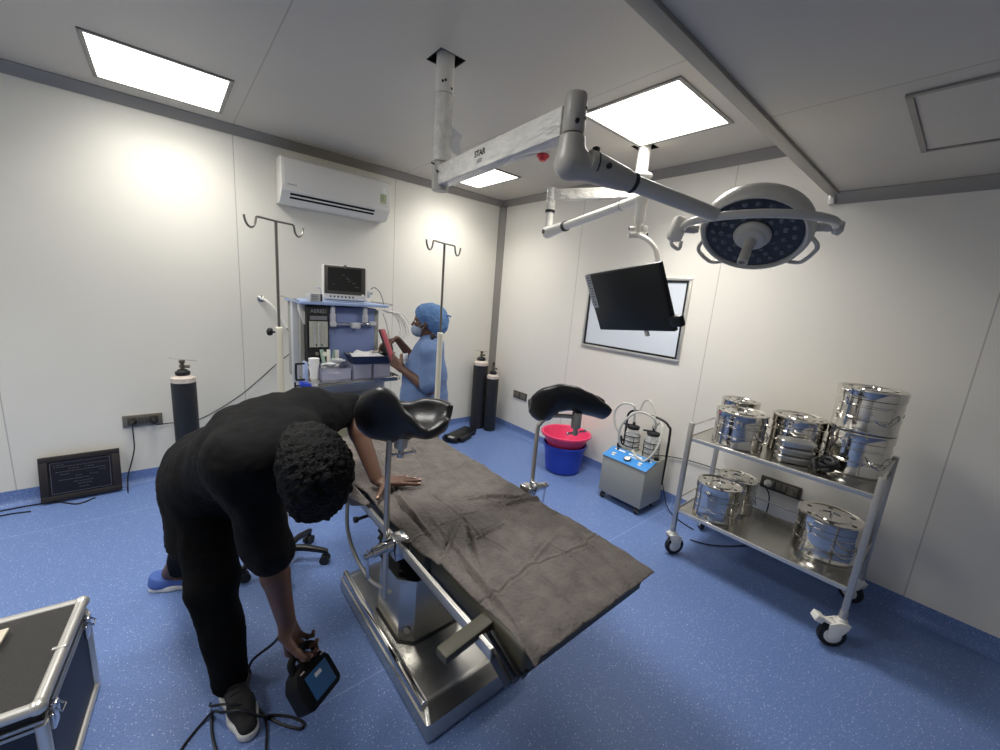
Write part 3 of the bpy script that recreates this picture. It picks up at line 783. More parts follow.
# ================================================================== monitor on its ceiling arm
t = thing('ceiling_boom', 'white double-jointed boom hanging from the ceiling by the side wall, carrying the black screen', 'boom', (2.613, 1.705, HC), world=True)
mx_, my_ = 2.613, 1.705
MB().cyl((mx_, my_, HC+.14), (mx_, my_, 2.42), .042, n=26).build('ceiling_pole', T('white'), t)
MB().lathe([(.042, 0), (.075, .006), (.078, .014), (.075, .022), (.042, .03)], (mx_, my_, 2.49), n=30).build('collar_flange', T('white'), t)
qx, qy = 2.30, 2.25
P0 = Vector((mx_, my_, 2.395)); P1 = Vector((qx, qy, 2.385)); d = (P1-P0).normalized(); s_ = Vector((0, 0, 1)).cross(d).normalized()
rot = Matrix((d, s_, d.cross(s_))).transposed()
MB().box((P0+P1)/2, ((P1-P0).length+.03, .055, .075), rot, bev=.006).build('beam', T('film'), t)
MB().lathe([(.034, 0), (.036, .006), (.036, .155), (.03, .16)], (qx, qy, 2.275), n=24).build('elbow_post', T('film'), t)
MB().lathe([(.037, 0), (.037, .018)], (qx, qy, 2.258), n=24).build('elbow_ring', T('black'), t)
MB().lathe([(.028, 0), (.028, .13)], (qx, qy, 2.13), n=22).build('stub', T('white'), t)
B0 = Vector((qx, qy, 2.115)); B1 = Vector((2.035, 1.30, 2.185)); d = (B1-B0).normalized()
sdf_obj('tilt_joint', [cap(B0, B0+d*.22, .047, .034, k=.02, flat=(s_, 1.25))], .006, T('white'), t)
sx = Vector((d.y, -d.x, 0)).normalized()
if sx.x > 0: sx = -sx
MB().cyl(B0+sx*.038, B0+sx*.047, .016, n=16).build('joint_screw', T('black'), t)
MB().cyl(B0+d*.225, B0+d*.25, .036, n=22).build('arm_ring', T('black'), t)
MB().cyl(B0+d*.24, B1-d*.16, .028, .026, 22).build('spring_arm', T('white'), t)
MB().cyl(B1-d*.165, B1-d*.155, .0285, n=22).build('arm_seam', T('dullsteel'), t)
sdf_obj('head_joint', [cap(B1-d*.155, B1, .027, .029, k=.02), cap(B1, B1+Vector((0, 0, -.12)), .029, .027, k=.02)], .005, T('white'), t)
K = Vector((B1.x, B1.y, 2.0))
kn = MB(); kn.cyl(K+Vector((0, 0, .06)), K+Vector((0, 0, -.012)), .014, n=16); kn.cyl(K-CR*.05+Vector((0, 0, -.005)), K+CR*.045+Vector((0, 0, -.005)), .018, n=18)
kn.cyl(K-CR*.05+Vector((0, 0, .028)), K-CR*.02+Vector((0, 0, .028)), .011, n=14); kn.box(K+CR*.035+Vector((0, 0, .022)), (.03, .03, .04), bev=.006); kn.build('knuckle', T('white'), t)
kb = MB(); kb.cyl(K+CR*.045, K+CR*.056, .011, n=12); kb.cyl(K-CR*.052+Vector((0, 0, .028)), K-CR*.044+Vector((0, 0, .028)), .009, n=12); kb.build('knuckle_screw', T('black'), t)
MC = Vector((1.817, 1.176, 1.629))
rv = Vector((.21, -.445, -1.792)); MR = Quaternion(rv.normalized(), rv.length).to_matrix()
def mp(x, y, z): return MC + MR @ Vector((x, y, z))
MB().tube([K+Vector((0, 0, -.005)), (2.012, 1.225, 1.965), (2.016, 1.17, 1.915), (2.012, 1.145, 1.85), (1.985, 1.13, 1.77), (1.92, 1.15, 1.69), mp(.02, .055, 0)], .0125, 12, smooth=7).build('drop_tube', T('white'), t)
t = thing('monitor', 'tilted black flat screen on the white ceiling arm before the board', 'monitor', MC, world=True)
mw, mh = .54, .33
fr_ = MB()
def mbx(mb, c, s, bev=.002): mb.box(mp(*c), s, MR, bev=bev); return mb
mbx(fr_, (0, .012, 0), (mw, .024, mh), .004).build('housing', T('black'), t)
mbx(MB(), (0, -.0012, .004), (mw-.012, .003, mh-.022), .0008).build('screen', T('screen'), t)
mbx(MB(), (0, .04, 0), (.26, .04, .2), .012).build('rear_bulge', T('black'), t)
st = mbx(MB(), (-mw/2+.026, -.0035, .068), (.048, .001, .19), .0003).build('side_sticker', T('stickergrey'), t)
mb = MB(); rr = random.Random(5)
for k in range(11): mbx(mb, (-mw/2+.026+rr.uniform(-.006, .006), -.0043, .148-.0155*k), (rr.uniform(.014, .03), .0006, .007), 0)
mb.build('sticker_print', T('inkgrey'), st)
mbx(MB(), (mw/2+.012, .012, -.115), (.07, .03, .055), .008).build('connector_block', T('black'), t)
MB().cyl(mp(.07, .02, -mh/2), mp(.07, .02, -mh/2-.035), .012, n=14).build('bottom_stub', T('whiteplastic'), t)

# ================================================================== operating table
t = thing('operating_table', 'long operating table with steel column and ridged steel base', 'operating table', (.86, 1.42, 0), world=True)
def outline(y0, y1, x0, x1, c):
    return [(x0+c, y0), (x1-c, y0), (x1, y0+c), (x1, y1-c), (x1-c, y1), (x0+c, y1), (x0, y1-c), (x0, y0+c)]
bx0, bx1, by0, by1 = .615, 1.10, .955, 1.905
# base shroud: sloped skirt with a raised rounded ridge on both long sides
def skirt(z, ins): return [(bx0+ins, by0+ins), (bx1-ins, by0+ins), (bx1-ins, by1-ins), (bx0+ins, by1-ins)]
mb = MB(); rings = []
for z, i1, i2 in ((.012, .0, .0), (.075, .004, .008), (.098, .022, .06), (.104, .04, .085)):
    rings.append([mb.bm.verts.new((x, y, z)) for x, y in ((bx0+i1, by0+i2), (bx1-i1, by0+i2), (bx1-i1, by1-i2), (bx0+i1, by1-i2))])
for a, b in zip(rings, rings[1:]): mb.bridge(a, b)
mb.bm.faces.new(rings[0][::-1]); mb.bm.faces.new(rings[-1])
bmesh.ops.bevel(mb.bm, geom=[e for e in mb.bm.edges if abs(e.verts[0].co.z-e.verts[1].co.z) > .01], offset=.012, segments=3, profile=.5, affect='EDGES')
base = mb.build('base', T('steel'), t, 30)
for xx in (bx0+.018, bx1-.018):
    MB().prism([(xx-.016, by0+.06, .085), (xx+.02, by0+.06, .1), (xx+.012, by0+.06, .122), (xx-.004, by0+.06, .126), (xx-.014, by0+.06, .116)], (0, by1-by0-.1, 0), bev=.004).build('side_ridge', T('mirror'), base)
mb = MB()
for x in (bx0+.04, bx1-.04):
    for y in (by0+.05, by1-.05): mb.lathe([(.022, 0), (.024, .012)], (x, y, 0), n=18)
mb.build('foot_pads', T('rubber'), base)
# column
cx0, cx1, cy0, cy1 = .672, 1.01, 1.275, 1.59
mb = MB(); rings = []
for z, g in ((.10, 0), (.375, .010), (.405, .016)):
    rings.append([mb.bm.verts.new((x, y, z)) for x, y in outline(cy0+g, cy1-g, cx0+g, cx1-g, .05)])
for a, b in zip(rings, rings[1:]): mb.bridge(a, b)
mb.bm.faces.new(rings[-1]); mb.bm.faces.new(rings[0][::-1])
colm = mb.build('column_cover', T('steel'), t, 25)
mb = MB(); mb.prism([(x, y, .104) for x, y in outline(cy0-.006, cy1+.006, cx0-.006, cx1+.006, .052)], (0, 0, .005)); mb.build('seal_strip', T('rubber'), colm)
mb = MB(); mb.lathe([(.014, 0), (.014, .004)], (.70, cy0+.02, .17), (-.7, -.7, 0), 14); mb.build('screw', T('dullsteel'), colm)
# bellows
mb = MB(); prev = None
for i in range(15):
    z = .395+i*.0185; g = -.008 if i % 2 else .014
    k = [mb.bm.verts.new((x, y, z)) for x, y in outline(cy0+.0+g, cy1-.0-g, cx0+.0+g, cx1-.0-g, .06)]
    if prev: mb.bridge(prev, k)
    else: mb.bm.faces.new(k[::-1])
    prev = k
mb.bm.faces.new(prev); mb.build('bellows', T('bellows'), t, 10)
# frame under the top
mb = MB(); mb.box((.865, 1.43, .672), (.40, .5, .03), bev=.004); mb.box((.865, 1.15, .675), (.46, .06, .02)); mb.box((.865, 1.8, .675), (.46, .06, .02)); mb.build('top_frame', T('dullsteel'), t)
tx1 = 1.15
mat_secs = ((.606, .535, .985), (.588, .993, 1.60), (.572, 1.608, 2.10))
for tx0, y0, y1 in mat_secs:
    MB().box(((tx0+tx1)/2, (y0+y1)/2, .734), (tx1-tx0, y1-y0, .074), bev=.012, seg=3).build('mattress_section', T('olive'), t)
    MB().box(((tx0+tx1)/2, (y0+y1)/2, .692), (tx1-tx0-.01, y1-y0-.01, .01)).build('section_plate', T('black'), t)
MB().box((.868, 2.235, .744), (.36, .24, .06), bev=.016, seg=3).build('head_section', T('olive'), t)
MB().box((.868, 2.17, .705), (.2, .2, .014)).build('head_bracket', T('dullsteel'), t)
for sx_, x in ((-1, .560), (1, tx1+.022)):
    for y0, y1 in ((.60, 1.56), (1.62, 2.06)):
        r = MB().box((x, (y0+y1)/2, .735), (.012, y1-y0, .034), bev=.002).build('side_rail', T('dullsteel'), t)
        mb = MB()
        for k in range(3):
            yy = y0+.06+(y1-y0-.12)*k/2; mb.cyl((x, yy, .735), (x-sx_*.045, yy, .735), .008, n=10)
        mb.build('rail_spacer', T('dullsteel'), r)
mb = MB()
for k in range(3): mb.box((.572+.024*k, .60-.004*k, .712), (.012, .12, .035), Matrix.Rotation(.35, 3, 'X'), bev=.002)
mb.build('hinge_fins', T('black'), t)
for y, z in ((1.46, .675), (1.70, .672)):
    k = MB(); k.cyl((.62, y, z-.01), (.545, y, z-.014), .007, n=10); k.cyl((.545, y, z-.014), (.53, y, z-.014), .013, n=12); k.build('lever_knob', T('black'), t)
MB().tube([(.56, 1.62, .66), (.545, 1.58, .56), (.55, 1.5, .47), (.58, 1.4, .40), (.64, 1.33, .36)], .0085, 8, smooth=6).build('spring_hose', T('dullsteel'), t)
# slim pad hanging out at the left edge on its strap
pd = MB(); a = Vector((.585, .665, .715)); b = Vector((.478, .70, .675)); w = Vector((.0, .05, -.02)); th = Vector((.01, .0, .03))
pd.prism([Vector((.66, .705, .762)), Vector((.445, .676, .762)), Vector((.449, .636, .762)), Vector((.66, .662, .762))], (0, 0, -.024), bev=.004); pd.build('hanging_pad', T('olive'), t)

# ------------------------------------------------------------------ sheet over the table
def wob(y, a, f, ph): return a*math.sin(f*y+ph)
def drape_fn(u, v):
    y = .500 + v*1.60
    w = (u-.5)*2
    xe = .581 + (1.297-y)*.0496             # mattress edge
    xl = xe - .006 + .004*math.sin(9*y+1) + .003*math.sin(23*y)
    xr = 1.160 + .010*math.sin(7*y+.4) + .009*math.sin(17*y+2)
    x = xl + (xr-xl)*u
    z = .7805
    # packing folds
    for fx in (.36, .63):
        q = (u-fx-.010*math.sin(11*y)-.004*math.sin(31*y))*.59; aa = .5+.5*noise.noise(Vector((fx*9, y*6, 0))); z += (.35+aa)*(.0030*math.exp(-((q+.007)/.005)**2) - .0060*math.exp(-(q/.0032)**2) + .0036*math.exp(-((q-.008)/.005)**2))
    for fy in (.14, .36, .60, .82):
        q = (v-fy-.008*math.sin(9*u+fy*30)-.002*math.sin(37*u))*1.6; aa = .6+.5*noise.noise(Vector((u*6, fy*9, 4))); z += (.35+aa)*(.0030*math.exp(-((q+.007)/.005)**2) - .0060*math.exp(-(q/.0032)**2) + .0036*math.exp(-((q-.008)/.005)**2))
    p = Vector((x*3.1, y*3.1, 0))
    z += .006*noise.noise(p*1.4) + .006*noise.noise(p*3.2+Vector((3, 1, 0))) + .0034*noise.noise(Vector((x*26, y*16, 2))) + .0016*noise.noise(Vector((x*60, y*46, 5)))
    # strong diagonal creases
    for (cx, cy, ang, ln, amp) in ((.70, 1.0, .75, .12, .020), (.745, .93, 1.15, .09, .018), (.80, .955, .1, .08, .014), (1.0, 1.12, -.55, .13, .022), (1.06, 1.05, -.2, .14, .018), (1.02, 1.0, -.9, .09, .012), (.66, 1.25, 1.5, .25, .013), (.70, 1.45, 1.35, .2, .010), (.66, .78, 1.45, .26, .012), (.92, .78, .3, .12, .007), (1.08, .7, 1.2, .14, .008), (.8, 1.5, .4, .14, .006), (.95, 1.75, 1.3, .2, .006)):
        dx, dy = x-cx, y-cy; s = dx*math.cos(ang)+dy*math.sin(ang); q = -dx*math.sin(ang)+dy*math.cos(ang)
        z += amp*math.exp(-(s/ln)**2)*(math.exp(-(q/.0065)**2)-.7*math.exp(-((q-.0125)/.008)**2))
    # edges roll over the mattress
    e0 = max(0, (xe+.012-x)/.018); z -= .012*min(1.6, e0)**1.5 if e0 > 0 else 0
    e1 = max(0, (x-1.143)/.02); z -= (.022+.012*math.sin(8*y))*min(1.5, e1)**1.4 if e1 > 0 else 0
    e2 = max(0, (.530-y)/.03); z -= .006*min(1.5, e2)**1.5 if e2 > 0 else 0
    return (x, y, z)
dr = MB().grid(drape_fn, 130, 340, .0035)
single(dr, 'table_sheet', T('drape'), 'creased dark taupe sheet spread over the operating table', 'sheet', (.87, 1.3, .77), angle=180)
single(MB().grid(lambda u, v: (.560-.020*math.sin(PI*v)-.006*u, 1.37+.36*u, .774-v*(.015+.095*min(1, u*1.8))), 16, 14, .003), 'side_cloth', T('drape'),
       'small taupe cloth flap hanging at the table edge beside the bent head', 'cloth', (.565, 1.66, .69), angle=180)

# ------------------------------------------------------------------ leg rests (padded crutches) on the table rails
def leg_rest(label, pole_pts, clamp_y, clamp_x, sgn, fn, socket, tip):
    t = thing('leg_rest', label, 'leg rest', (clamp_x, clamp_y, .66), world=True, group='black padded leg rests on the table rails')
    MB().tube(pole_pts, .0095, 12, smooth=3).build('support_rod', T('dullsteel'), t)
    sk = MB(); sk.lathe([(.020, -.035), (.022, -.03), (.022, .03), (.020, .036), (.012, .037)], socket, (0, 0, 1), 20); sk.lathe([(.010, -.06), (.010, -.035)], socket, (0, 0, 1), 12); sk.build('ball_socket', T('dullsteel'), t)
    MB().cyl(Vector(socket)+Vector((0, 0, .03)), tip, .0085, .011, 14).build('ball_stem', T('chrome'), t)
    S = Vector(socket)+Vector((0, 0, -.062))
    k = MB(); k.lathe([(.012, -.006), (.013, .006)], S, (0, 0, 1), 12); k.cyl(S-CR*.03, S+CR*.045+Vector((0, 0, .012)), .0042, n=8); k.ball(S-CR*.03, .007); k.ball(S+CR*.045+Vector((0, 0, .012)), .006); k.build('tee_handle', T('chrome'), t)
    mb = MB(); mb.grid(fn, 30, 26, .034)
    bm = mb.bm; bmesh.ops.recalc_face_normals(bm, faces=bm.faces)
    for _ in range(3): bmesh.ops.smooth_vert(bm, verts=bm.verts, factor=.5, use_axis_x=True, use_axis_y=True, use_axis_z=True)
    mb.build('pad', T('leather'), t, 180)
    return t
def interp(tab, s):
    for (a, va), (b, vb) in zip(tab, tab[1:]):
        if s <= b:
            q = (s-a)/(b-a); q = q*q*(3-2*q)
            return va+(vb-va)*q
    return tab[-1][1]
def rest_surface(C, length, near, bottom, far, depth, axis):
    axis = Vector(axis).normalized(); dp = Vector((-axis.y, axis.x, 0))      # away from the camera side
    def fn(u, v):
        a = (v-.5)*2                                                       # -1 near edge, 0 bottom, 1 far edge
        hn, hb, hf = interp(near, u), interp(bottom, u), interp(far, u)
        top = hn if a < 0 else hf
        z = hb+(top-hb)*(1-math.cos(abs(a)*PI/2))
        wd = depth*(1-.55*(2*u-1)**6)
        return C + axis*((u-.5)*length) + dp*(wd*math.sin(a*PI/2)) + Vector((0, 0, z))
    return fn
AX = (.767, -.637, 0)
near = ((0, -.01), (.12, .07), (.3, .094), (.42, .078), (.6, .012), (.82, -.038), (.95, -.012), (1, -.005))
bott = ((0, -.05), (.12, -.085), (.45, -.092), (.6, -.065), (.82, -.062), (1, -.03))
farr = ((0, -.03), (.2, .0), (.45, -.005), (.7, .016), (.9, .014), (1, .004))
leg_rest('black padded leg rest on a steel rod, near side, by the bending person',
         [(.522, 1.135, .535), (.522, 1.135, .9), (.523, 1.135, 1.04), (.527, 1.135, 1.135), (.537, 1.128, 1.15), (.553, 1.117, 1.15)], 1.1, .54, -1,
         rest_surface(Vector((.582, 1.142, 1.222)), .268, near, bott, farr, .075, AX), (.556, 1.115, 1.13), (.575, 1.14, 1.19))
c = MB()
r_near = ((0, .01), (.1, .07), (.3, .092), (.5, .086), (.7, .062), (.9, .02), (1, -.02))
r_bott = ((0, -.04), (.1, -.085), (.2, -.08), (.32, -.03), (.5, -.018), (.8, -.035), (1, -.05))
r_farr = ((0, -.03), (.2, .0), (.6, .0), (.85, .012), (.95, .006), (1, -.015))
leg_rest('black padded leg rest on a bent steel rod, far side, above the buckets',
         [(1.235, 1.155, .66), (1.235, 1.155, 1.02), (1.24, 1.148, 1.06), (1.262, 1.12, 1.10), (1.30, 1.085, 1.108), (1.355, 1.05, 1.105)], 1.15, 1.21, 1,
         rest_surface(Vector((1.365, 1.10, 1.175)), .33, r_near, r_bott, r_farr, .085, AX), (1.362, 1.046, 1.09), (1.37, 1.08, 1.15))
def rail_clamp(x, y, out, label):
    t = thing('rail_clamp', label, 'clamp', (x, y, .70), world=True)
    y0_ = .058
    MB().box((x, y, .69+y0_), (.05, .06, .075), bev=.006).build('clamp_block', T('chrome'), t)
    k = MB(); k.cyl((x+out*.02, y, .708+y0_), (x+out*.095, y-.004, .700+y0_), .017, n=18); k.cyl((x+out*.03, y, .707+y0_), (x+out*.048, y, .706+y0_), .026, n=20); k.cyl((x+out*.09, y-.004, .700+y0_), (x+out*.122, y-.006, .697+y0_), .010, n=14); k.build('clamp_screw', T('chrome'), t)
    MB().tube([(x+out*.11, y-.004, .715+y0_), (x+out*.11, y-.004, .67+y0_), (x+out*.106, y, .61+y0_)], .0055, 8, smooth=3).build('clamp_handle', T('chrome'), t)
    return t
rail_clamp(.552, 1.10, -1, 'chrome rail clamp with turning handle holding the near leg rest rod')
rail_clamp(1.19, 1.135, 1, 'chrome rail clamp holding the far leg rest rod')

# ================================================================== drip stands
def drip_stand(label):
    t = thing('drip_stand', label, 'drip stand', (0, 0, 0), group='drip stands on five-armed bases')
    for k in range(5):
        a = math.radians(42+72*k); dx, dy = math.cos(a), math.sin(a)
        lg = MB(); lg.tube([(dx*.02, dy*.02, .105), (dx*.10, dy*.10, .102), (dx*.17, dy*.17, .088), (dx*.222, dy*.222, .074)], .016, 12, smooth=4, radii=(.019, .0185, .018, .0165, .015)); lg.build('base_arm', T('black'), t)
        c = MB(); sx_ = Vector((-dy, dx, 0)); p = Vector((dx*.208, dy*.208, .026))
        c.cyl(p-sx_*.024, p-sx_*.004, .026, n=20); c.cyl(p+sx_*.004, p+sx_*.024, .026, n=20); c.cyl(p-sx_*.01, p+sx_*.01, .009, n=10)
        c.lathe([(.012, 0), (.012, .045)], (dx*.215, dy*.215, .03), n=12); c.build('caster', T('rubber'), t)
    MB().lathe([(.04, .07), (.045, .085), (.04, .125), (.026, .135), (.022, .16)], n=22).build('hub', T('black'), t)
    MB().lathe([(.0165, .15), (.0165, 1.33), (.018, 1.335), (.018, 1.36), (.012, 1.363)], n=20).build('outer_tube', T('warmwhite'), t)
    MB().lathe([(.0068, 1.35), (.0068, 1.872)], n=12).build('inner_rod', T('rodsteel'), t)
    dirk = Vector((.86, .5, 0)).normalized()
    kb = MB(); q = Vector((-.8, .55, 0)).normalized(); kb.cyl(q*.016+Vector((0, 0, 1.335)), q*.034+Vector((0, 0, 1.335)), .005, n=10); kb.lathe([(.008, 0), (.019, .006), (.021, .018), (.015, .024)], q*.032+Vector((0, 0, 1.335)), q, 10); kb.build('height_knob', T('black'), t)
    for s in (1, -1):
        e = dirk*s
        pts = [Vector((0, 0, 1.872)), e*.05+Vector((0, 0, 1.873)), e*.098+Vector((0, 0, 1.873)), e*.106+Vector((0, 0, 1.862)), e*.112+Vector((0, 0, 1.838)), e*.128+Vector((0, 0, 1.822)), e*.148+Vector((0, 0, 1.828)), e*.160+Vector((0, 0, 1.85)), e*.164+Vector((0, 0, 1.87))]
        MB().tube(pts, .0048, 10, smooth=4).build('hook', T('rodsteel'), t)
    return t
st = drip_stand('tall drip stand with two hooks on a black five-armed base, behind the bending person')
st.location = (.433, 2.254, 0)
dup(st, (1.245, 2.03, 0), math.radians(-8), 'tall drip stand with two hooks between the operating table and the person in blue scrubs')

# ================================================================== stainless trolley
TX0, TX1, TY0, TY1 = 2.485, 2.975, .135, 1.015
t = thing('trolley', 'two-shelf stainless steel trolley on white casters along the side wall', 'trolley', ((TX0+TX1)/2, (TY0+TY1)/2, 0), world=True)
SH1, SH2 = .332, .830
for x in (TX0, TX1):
    for y in (TY0, TY1):
        p = MB(); p.box((x, y, .525), (.027, .027, .79), bev=.003); p.lathe([(.0175, .15), (.0175, .205)], (x, y, 0), n=16)
        p.build('post', T('dullsteel'), t)
for z in (SH1, SH2):
    mb = MB(); mb.box(((TX0+TX1)/2, (TY0+TY1)/2, z-.0035), (TX1-TX0-.02, TY1-TY0-.02, .005))
    lip = .028
    for s, x in ((-1, TX0), (1, TX1)): mb.box((x+.010*s*0, (TY0+TY1)/2, z-.012), (.005, TY1-TY0-.026, lip), bev=.001)
    for s, y in ((-1, TY0), (1, TY1)): mb.box(((TX0+TX1)/2, y, z-.012), (TX1-TX0-.026, .005, lip), bev=.001)
    mb.build('shelf', T('steel'), t)
    mb = MB(); mb.box((TX0-.002, (TY0+TY1)/2, z-.012), (.012, TY1-TY0-.028, .024), bev=.004); mb.build('shelf_edge', T('alu'), t)
for y in (TY0, TY1):
    for z in (SH1+.075, SH2+.072): MB().cyl((TX0+.01, y, z), (TX1-.01, y, z), .005, n=10).build('guard_rail', T('dullsteel'), t)
for z in (SH1+.075, SH2+.072): MB().cyl((TX1, TY0+.01, z), (TX1, TY1-.01, z), .005, n=10).build('guard_rail', T('dullsteel'), t)
def caster(x, y, ang, brake):
    f = Vector((math.cos(ang), math.sin(ang), 0)); s = Vector((-f.y, f.x, 0)); c = Vector((x, y, 0))+f*.028+Vector((0, 0, .0625))
    hs = MB()
    for k in (-1, 1):
        o = c+s*.021*k
        hs.prism([o+f*a+Vector((0, 0, b)) for a, b in ((-.05, .055), (-.058, .085), (-.012, .09), (.03, .07), (.03, .05), (.022, -.012), (.0, -.022), (-.014, -.01), (-.026, .02))], s*.007*k, bev=.002)
    hs.box(c-f*.026+Vector((0, 0, .078)), (.052, .052, .02), Matrix.Rotation(ang, 3, 'Z'), bev=.006)
    hs.lathe([(.026, 0), (.02, .02)], c-f*.028+Vector((0, 0, .084)), n=20)
    if brake:
        R3 = Matrix.Rotation(ang, 3, 'Z') @ Matrix.Rotation(-.25, 3, 'Y')
        hs.box(c+f*.03+Vector((0, 0, .072)), (.06, .04, .016), R3, bev=.005)
    h = hs.build('caster', T('whiteplastic'), t)
    if brake: MB().box(c+f*.075+Vector((0, 0, .082)), (.038, .052, .036), Matrix.Rotation(ang, 3, 'Z') @ Matrix.Rotation(-.35, 3, 'Y'), bev=.005).build('brake_pedal', T('white'), h)
    MB().lathe([(.046, -.014), (.0605, -.012), (.0625, -.006), (.0625, .006), (.0605, .012), (.046, .014)], c, s, 36).build('tyre', T('rubber'), h)
    MB().lathe([(.01, -.017), (.034, -.0155), (.047, -.012), (.047, .012), (.034, .0155), (.01, .017)], c, s, 30).build('wheel', T('whiteplastic'), h)
caster(TX0, TY1, -.55, False); caster(TX0, TY0, 2.2, True); caster(TX1, TY0, 1.2, False); caster(TX1, TY1, .6, False)

# ------------------------------------------------------------------ sterilising drums
def drum(x, y, z, r, h, label, lidang=0., group='polished sterilising drums on the trolley', grip=True):
    t = thing('sterilising_drum', label, 'drum', (x, y, z), rotz=lidang, group=group)
    pr = [(r*.985, 0), (r, .004), (r, .012), (r*.985, .016), (r*.985, h*.28)]
    for q in (.32, .62): pr += [(r*.985, h*q-.006), (r*1.004, h*q-.003), (r*1.004, h*q+.003), (r*.985, h*q+.006)]
    pr += [(r*.985, h-.052)]
    MB().lathe(pr, n=48).build('body', T('mirror'), t, 30)
    lid = MB().lathe([(r*1.0, h-.05), (r*1.018, h-.047), (r*1.018, h-.012), (r*1.028, h-.009), (r*1.026, h-.002), (r*.985, h), (r*.93, h-.003), (r*.90, h-.007), (r*.6, h-.007), (r*.58, h-.002), (r*.36, h-.002), (r*.34, h-.007), (.002, h-.007)], n=48).build('lid', T('mirror'), t, 25)
    mb = MB()
    for k in range(6):
        a = k*PI/3; mb.ball((r*.75*math.cos(a), r*.75*math.sin(a), h-.006), (r*.085, r*.085, .002), None, 10, 6)
    mb.build('vent_hole', T('socketdark'), lid)
    if grip: MB().tube([(-r*.28, 0, h-.004), (-r*.22, 0, h+.012), (0, 0, h+.016), (r*.22, 0, h+.012), (r*.28, 0, h-.004)], .0035, 8, smooth=4).build('lid_handle', T('chrome'), lid)
    for a in (2.5, -.4):
        c_, s_ = math.cos(a), math.sin(a); R3 = Matrix.Rotation(a, 3, 'Z')
        k = MB(); k.box((r*1.02*c_, r*1.02*s_, h-.065), (.012, .032, .05), R3, bev=.003); k.box((r*1.05*c_, r*1.05*s_, h-.05), (.014, .018, .022), R3, bev=.003); k.build('clasp', T('chrome'), t)
    a = 3.7; pts = []
    for i in range(9):
        q = a+(i/8-.5)*.95; rad = r*1.0+.012*min(1, math.sin(PI*i/8)*3); pts.append((rad*math.cos(q), rad*math.sin(q), h*.5-.055*math.sin(PI*i/8)))
    MB().tube(pts, .0032, 8, smooth=3).build('bail_handle', T('chrome'), t)
    v = MB()
    for i in range(10):
        q = 4.8+i*.1; v.ball((r*.99*math.cos(q), r*.99*math.sin(q), h*.46), (.004, .004, .012), None, 8, 6)
    v.build('side_vents', T('socketdark'), t)
    return t
z1, z2 = SH1, SH2
drum(2.80, .276, z2, .134, .230, 'lower drum of the tall two-drum stack at the right end of the top shelf', .3, grip=False)
drum(2.80, .276, z2+.232, .137, .222, 'upper drum of the tall two-drum stack at the right end of the top shelf', .1)
drum(2.628, .795, z2, .136, .21, 'front drum of the overlapping pair at the left end of the top shelf', .9)
drum(2.858, .885, z2, .108, .232, 'back drum of the overlapping pair at the left end of the top shelf', .2)
drum(2.80, .548, z2, .130, .225, 'single drum in the middle of the top shelf behind the small tins', .6)
drum(2.612, .835, z1, .124, .225, 'front drum of the pair at the left end of the bottom shelf', .5)
drum(2.852, .812, z1, .116, .22, 'back drum of the pair at the left end of the bottom shelf', 1.3)
drum(2.765, .305, z1, .148, .225, 'wide drum alone at the right end of the bottom shelf', .2)

def tin(z, label):
    t = thing('instrument_tin', label, 'tin', (2.60, .50, z), rotz=math.radians(28), group='small lidded tins stacked on the top shelf')
    w, d, h = .092, .158, .030
    mb = MB(); rings = []
    for zz, g in ((0, .012), (.004, .006), (h, .0), (h, -.004)):
        pts = []
        for cx, cy, a0 in ((1, 1, 0), (-1, 1, PI/2), (-1, -1, PI), (1, -1, 1.5*PI)):
            for i in range(5):
                a = a0+i/4*PI/2; pts.append((cx*(w/2-.02)+(.02-g)*math.cos(a), cy*(d/2-.02)+(.02-g)*math.sin(a), zz))
        rings.append([mb.bm.verts.new(p) for p in pts])
    for a, b in zip(rings, rings[1:]): mb.bridge(a, b)
    mb.bm.faces.new(rings[0][::-1]); mb.bm.faces.new(rings[-1]); mb.build('tray', T('tinsteel'), t)
    mb = MB(); rings = []
    for zz, g in ((h, -.005), (h+.008, -.005), (h+.012, .0), (h+.0125, .012), (h+.0095, .016)):
        pts = []
        for cx, cy, a0 in ((1, 1, 0), (-1, 1, PI/2), (-1, -1, PI), (1, -1, 1.5*PI)):
            for i in range(5):
                a = a0+i/4*PI/2; pts.append((cx*(w/2-.02)+(.02-g)*math.cos(a), cy*(d/2-.02)+(.02-g)*math.sin(a), zz))
        rings.append([mb.bm.verts.new(p) for p in pts])
    for a, b in zip(rings, rings[1:]): mb.bridge(a, b)
    mb.bm.faces.new(rings[0][::-1]); mb.bm.faces.new(rings[-1]); mb.build('lid', T('tinsteel'), t)
    for s in (-1, 1): MB().tube([(-.018, s*(d/2-.001), h*.6), (-.016, s*(d/2+.012), h*.6), (.016, s*(d/2+.012), h*.6), (.018, s*(d/2-.001), h*.6)], .002, 6).build('handle', T('chrome'), t)
    return t
tin(z2, 'bottom tin of the stack of three small steel tins'); tin(z2+.0435, 'middle tin of the stack of three small steel tins'); tin(z2+.087, 'top tin of the stack of three small steel tins')
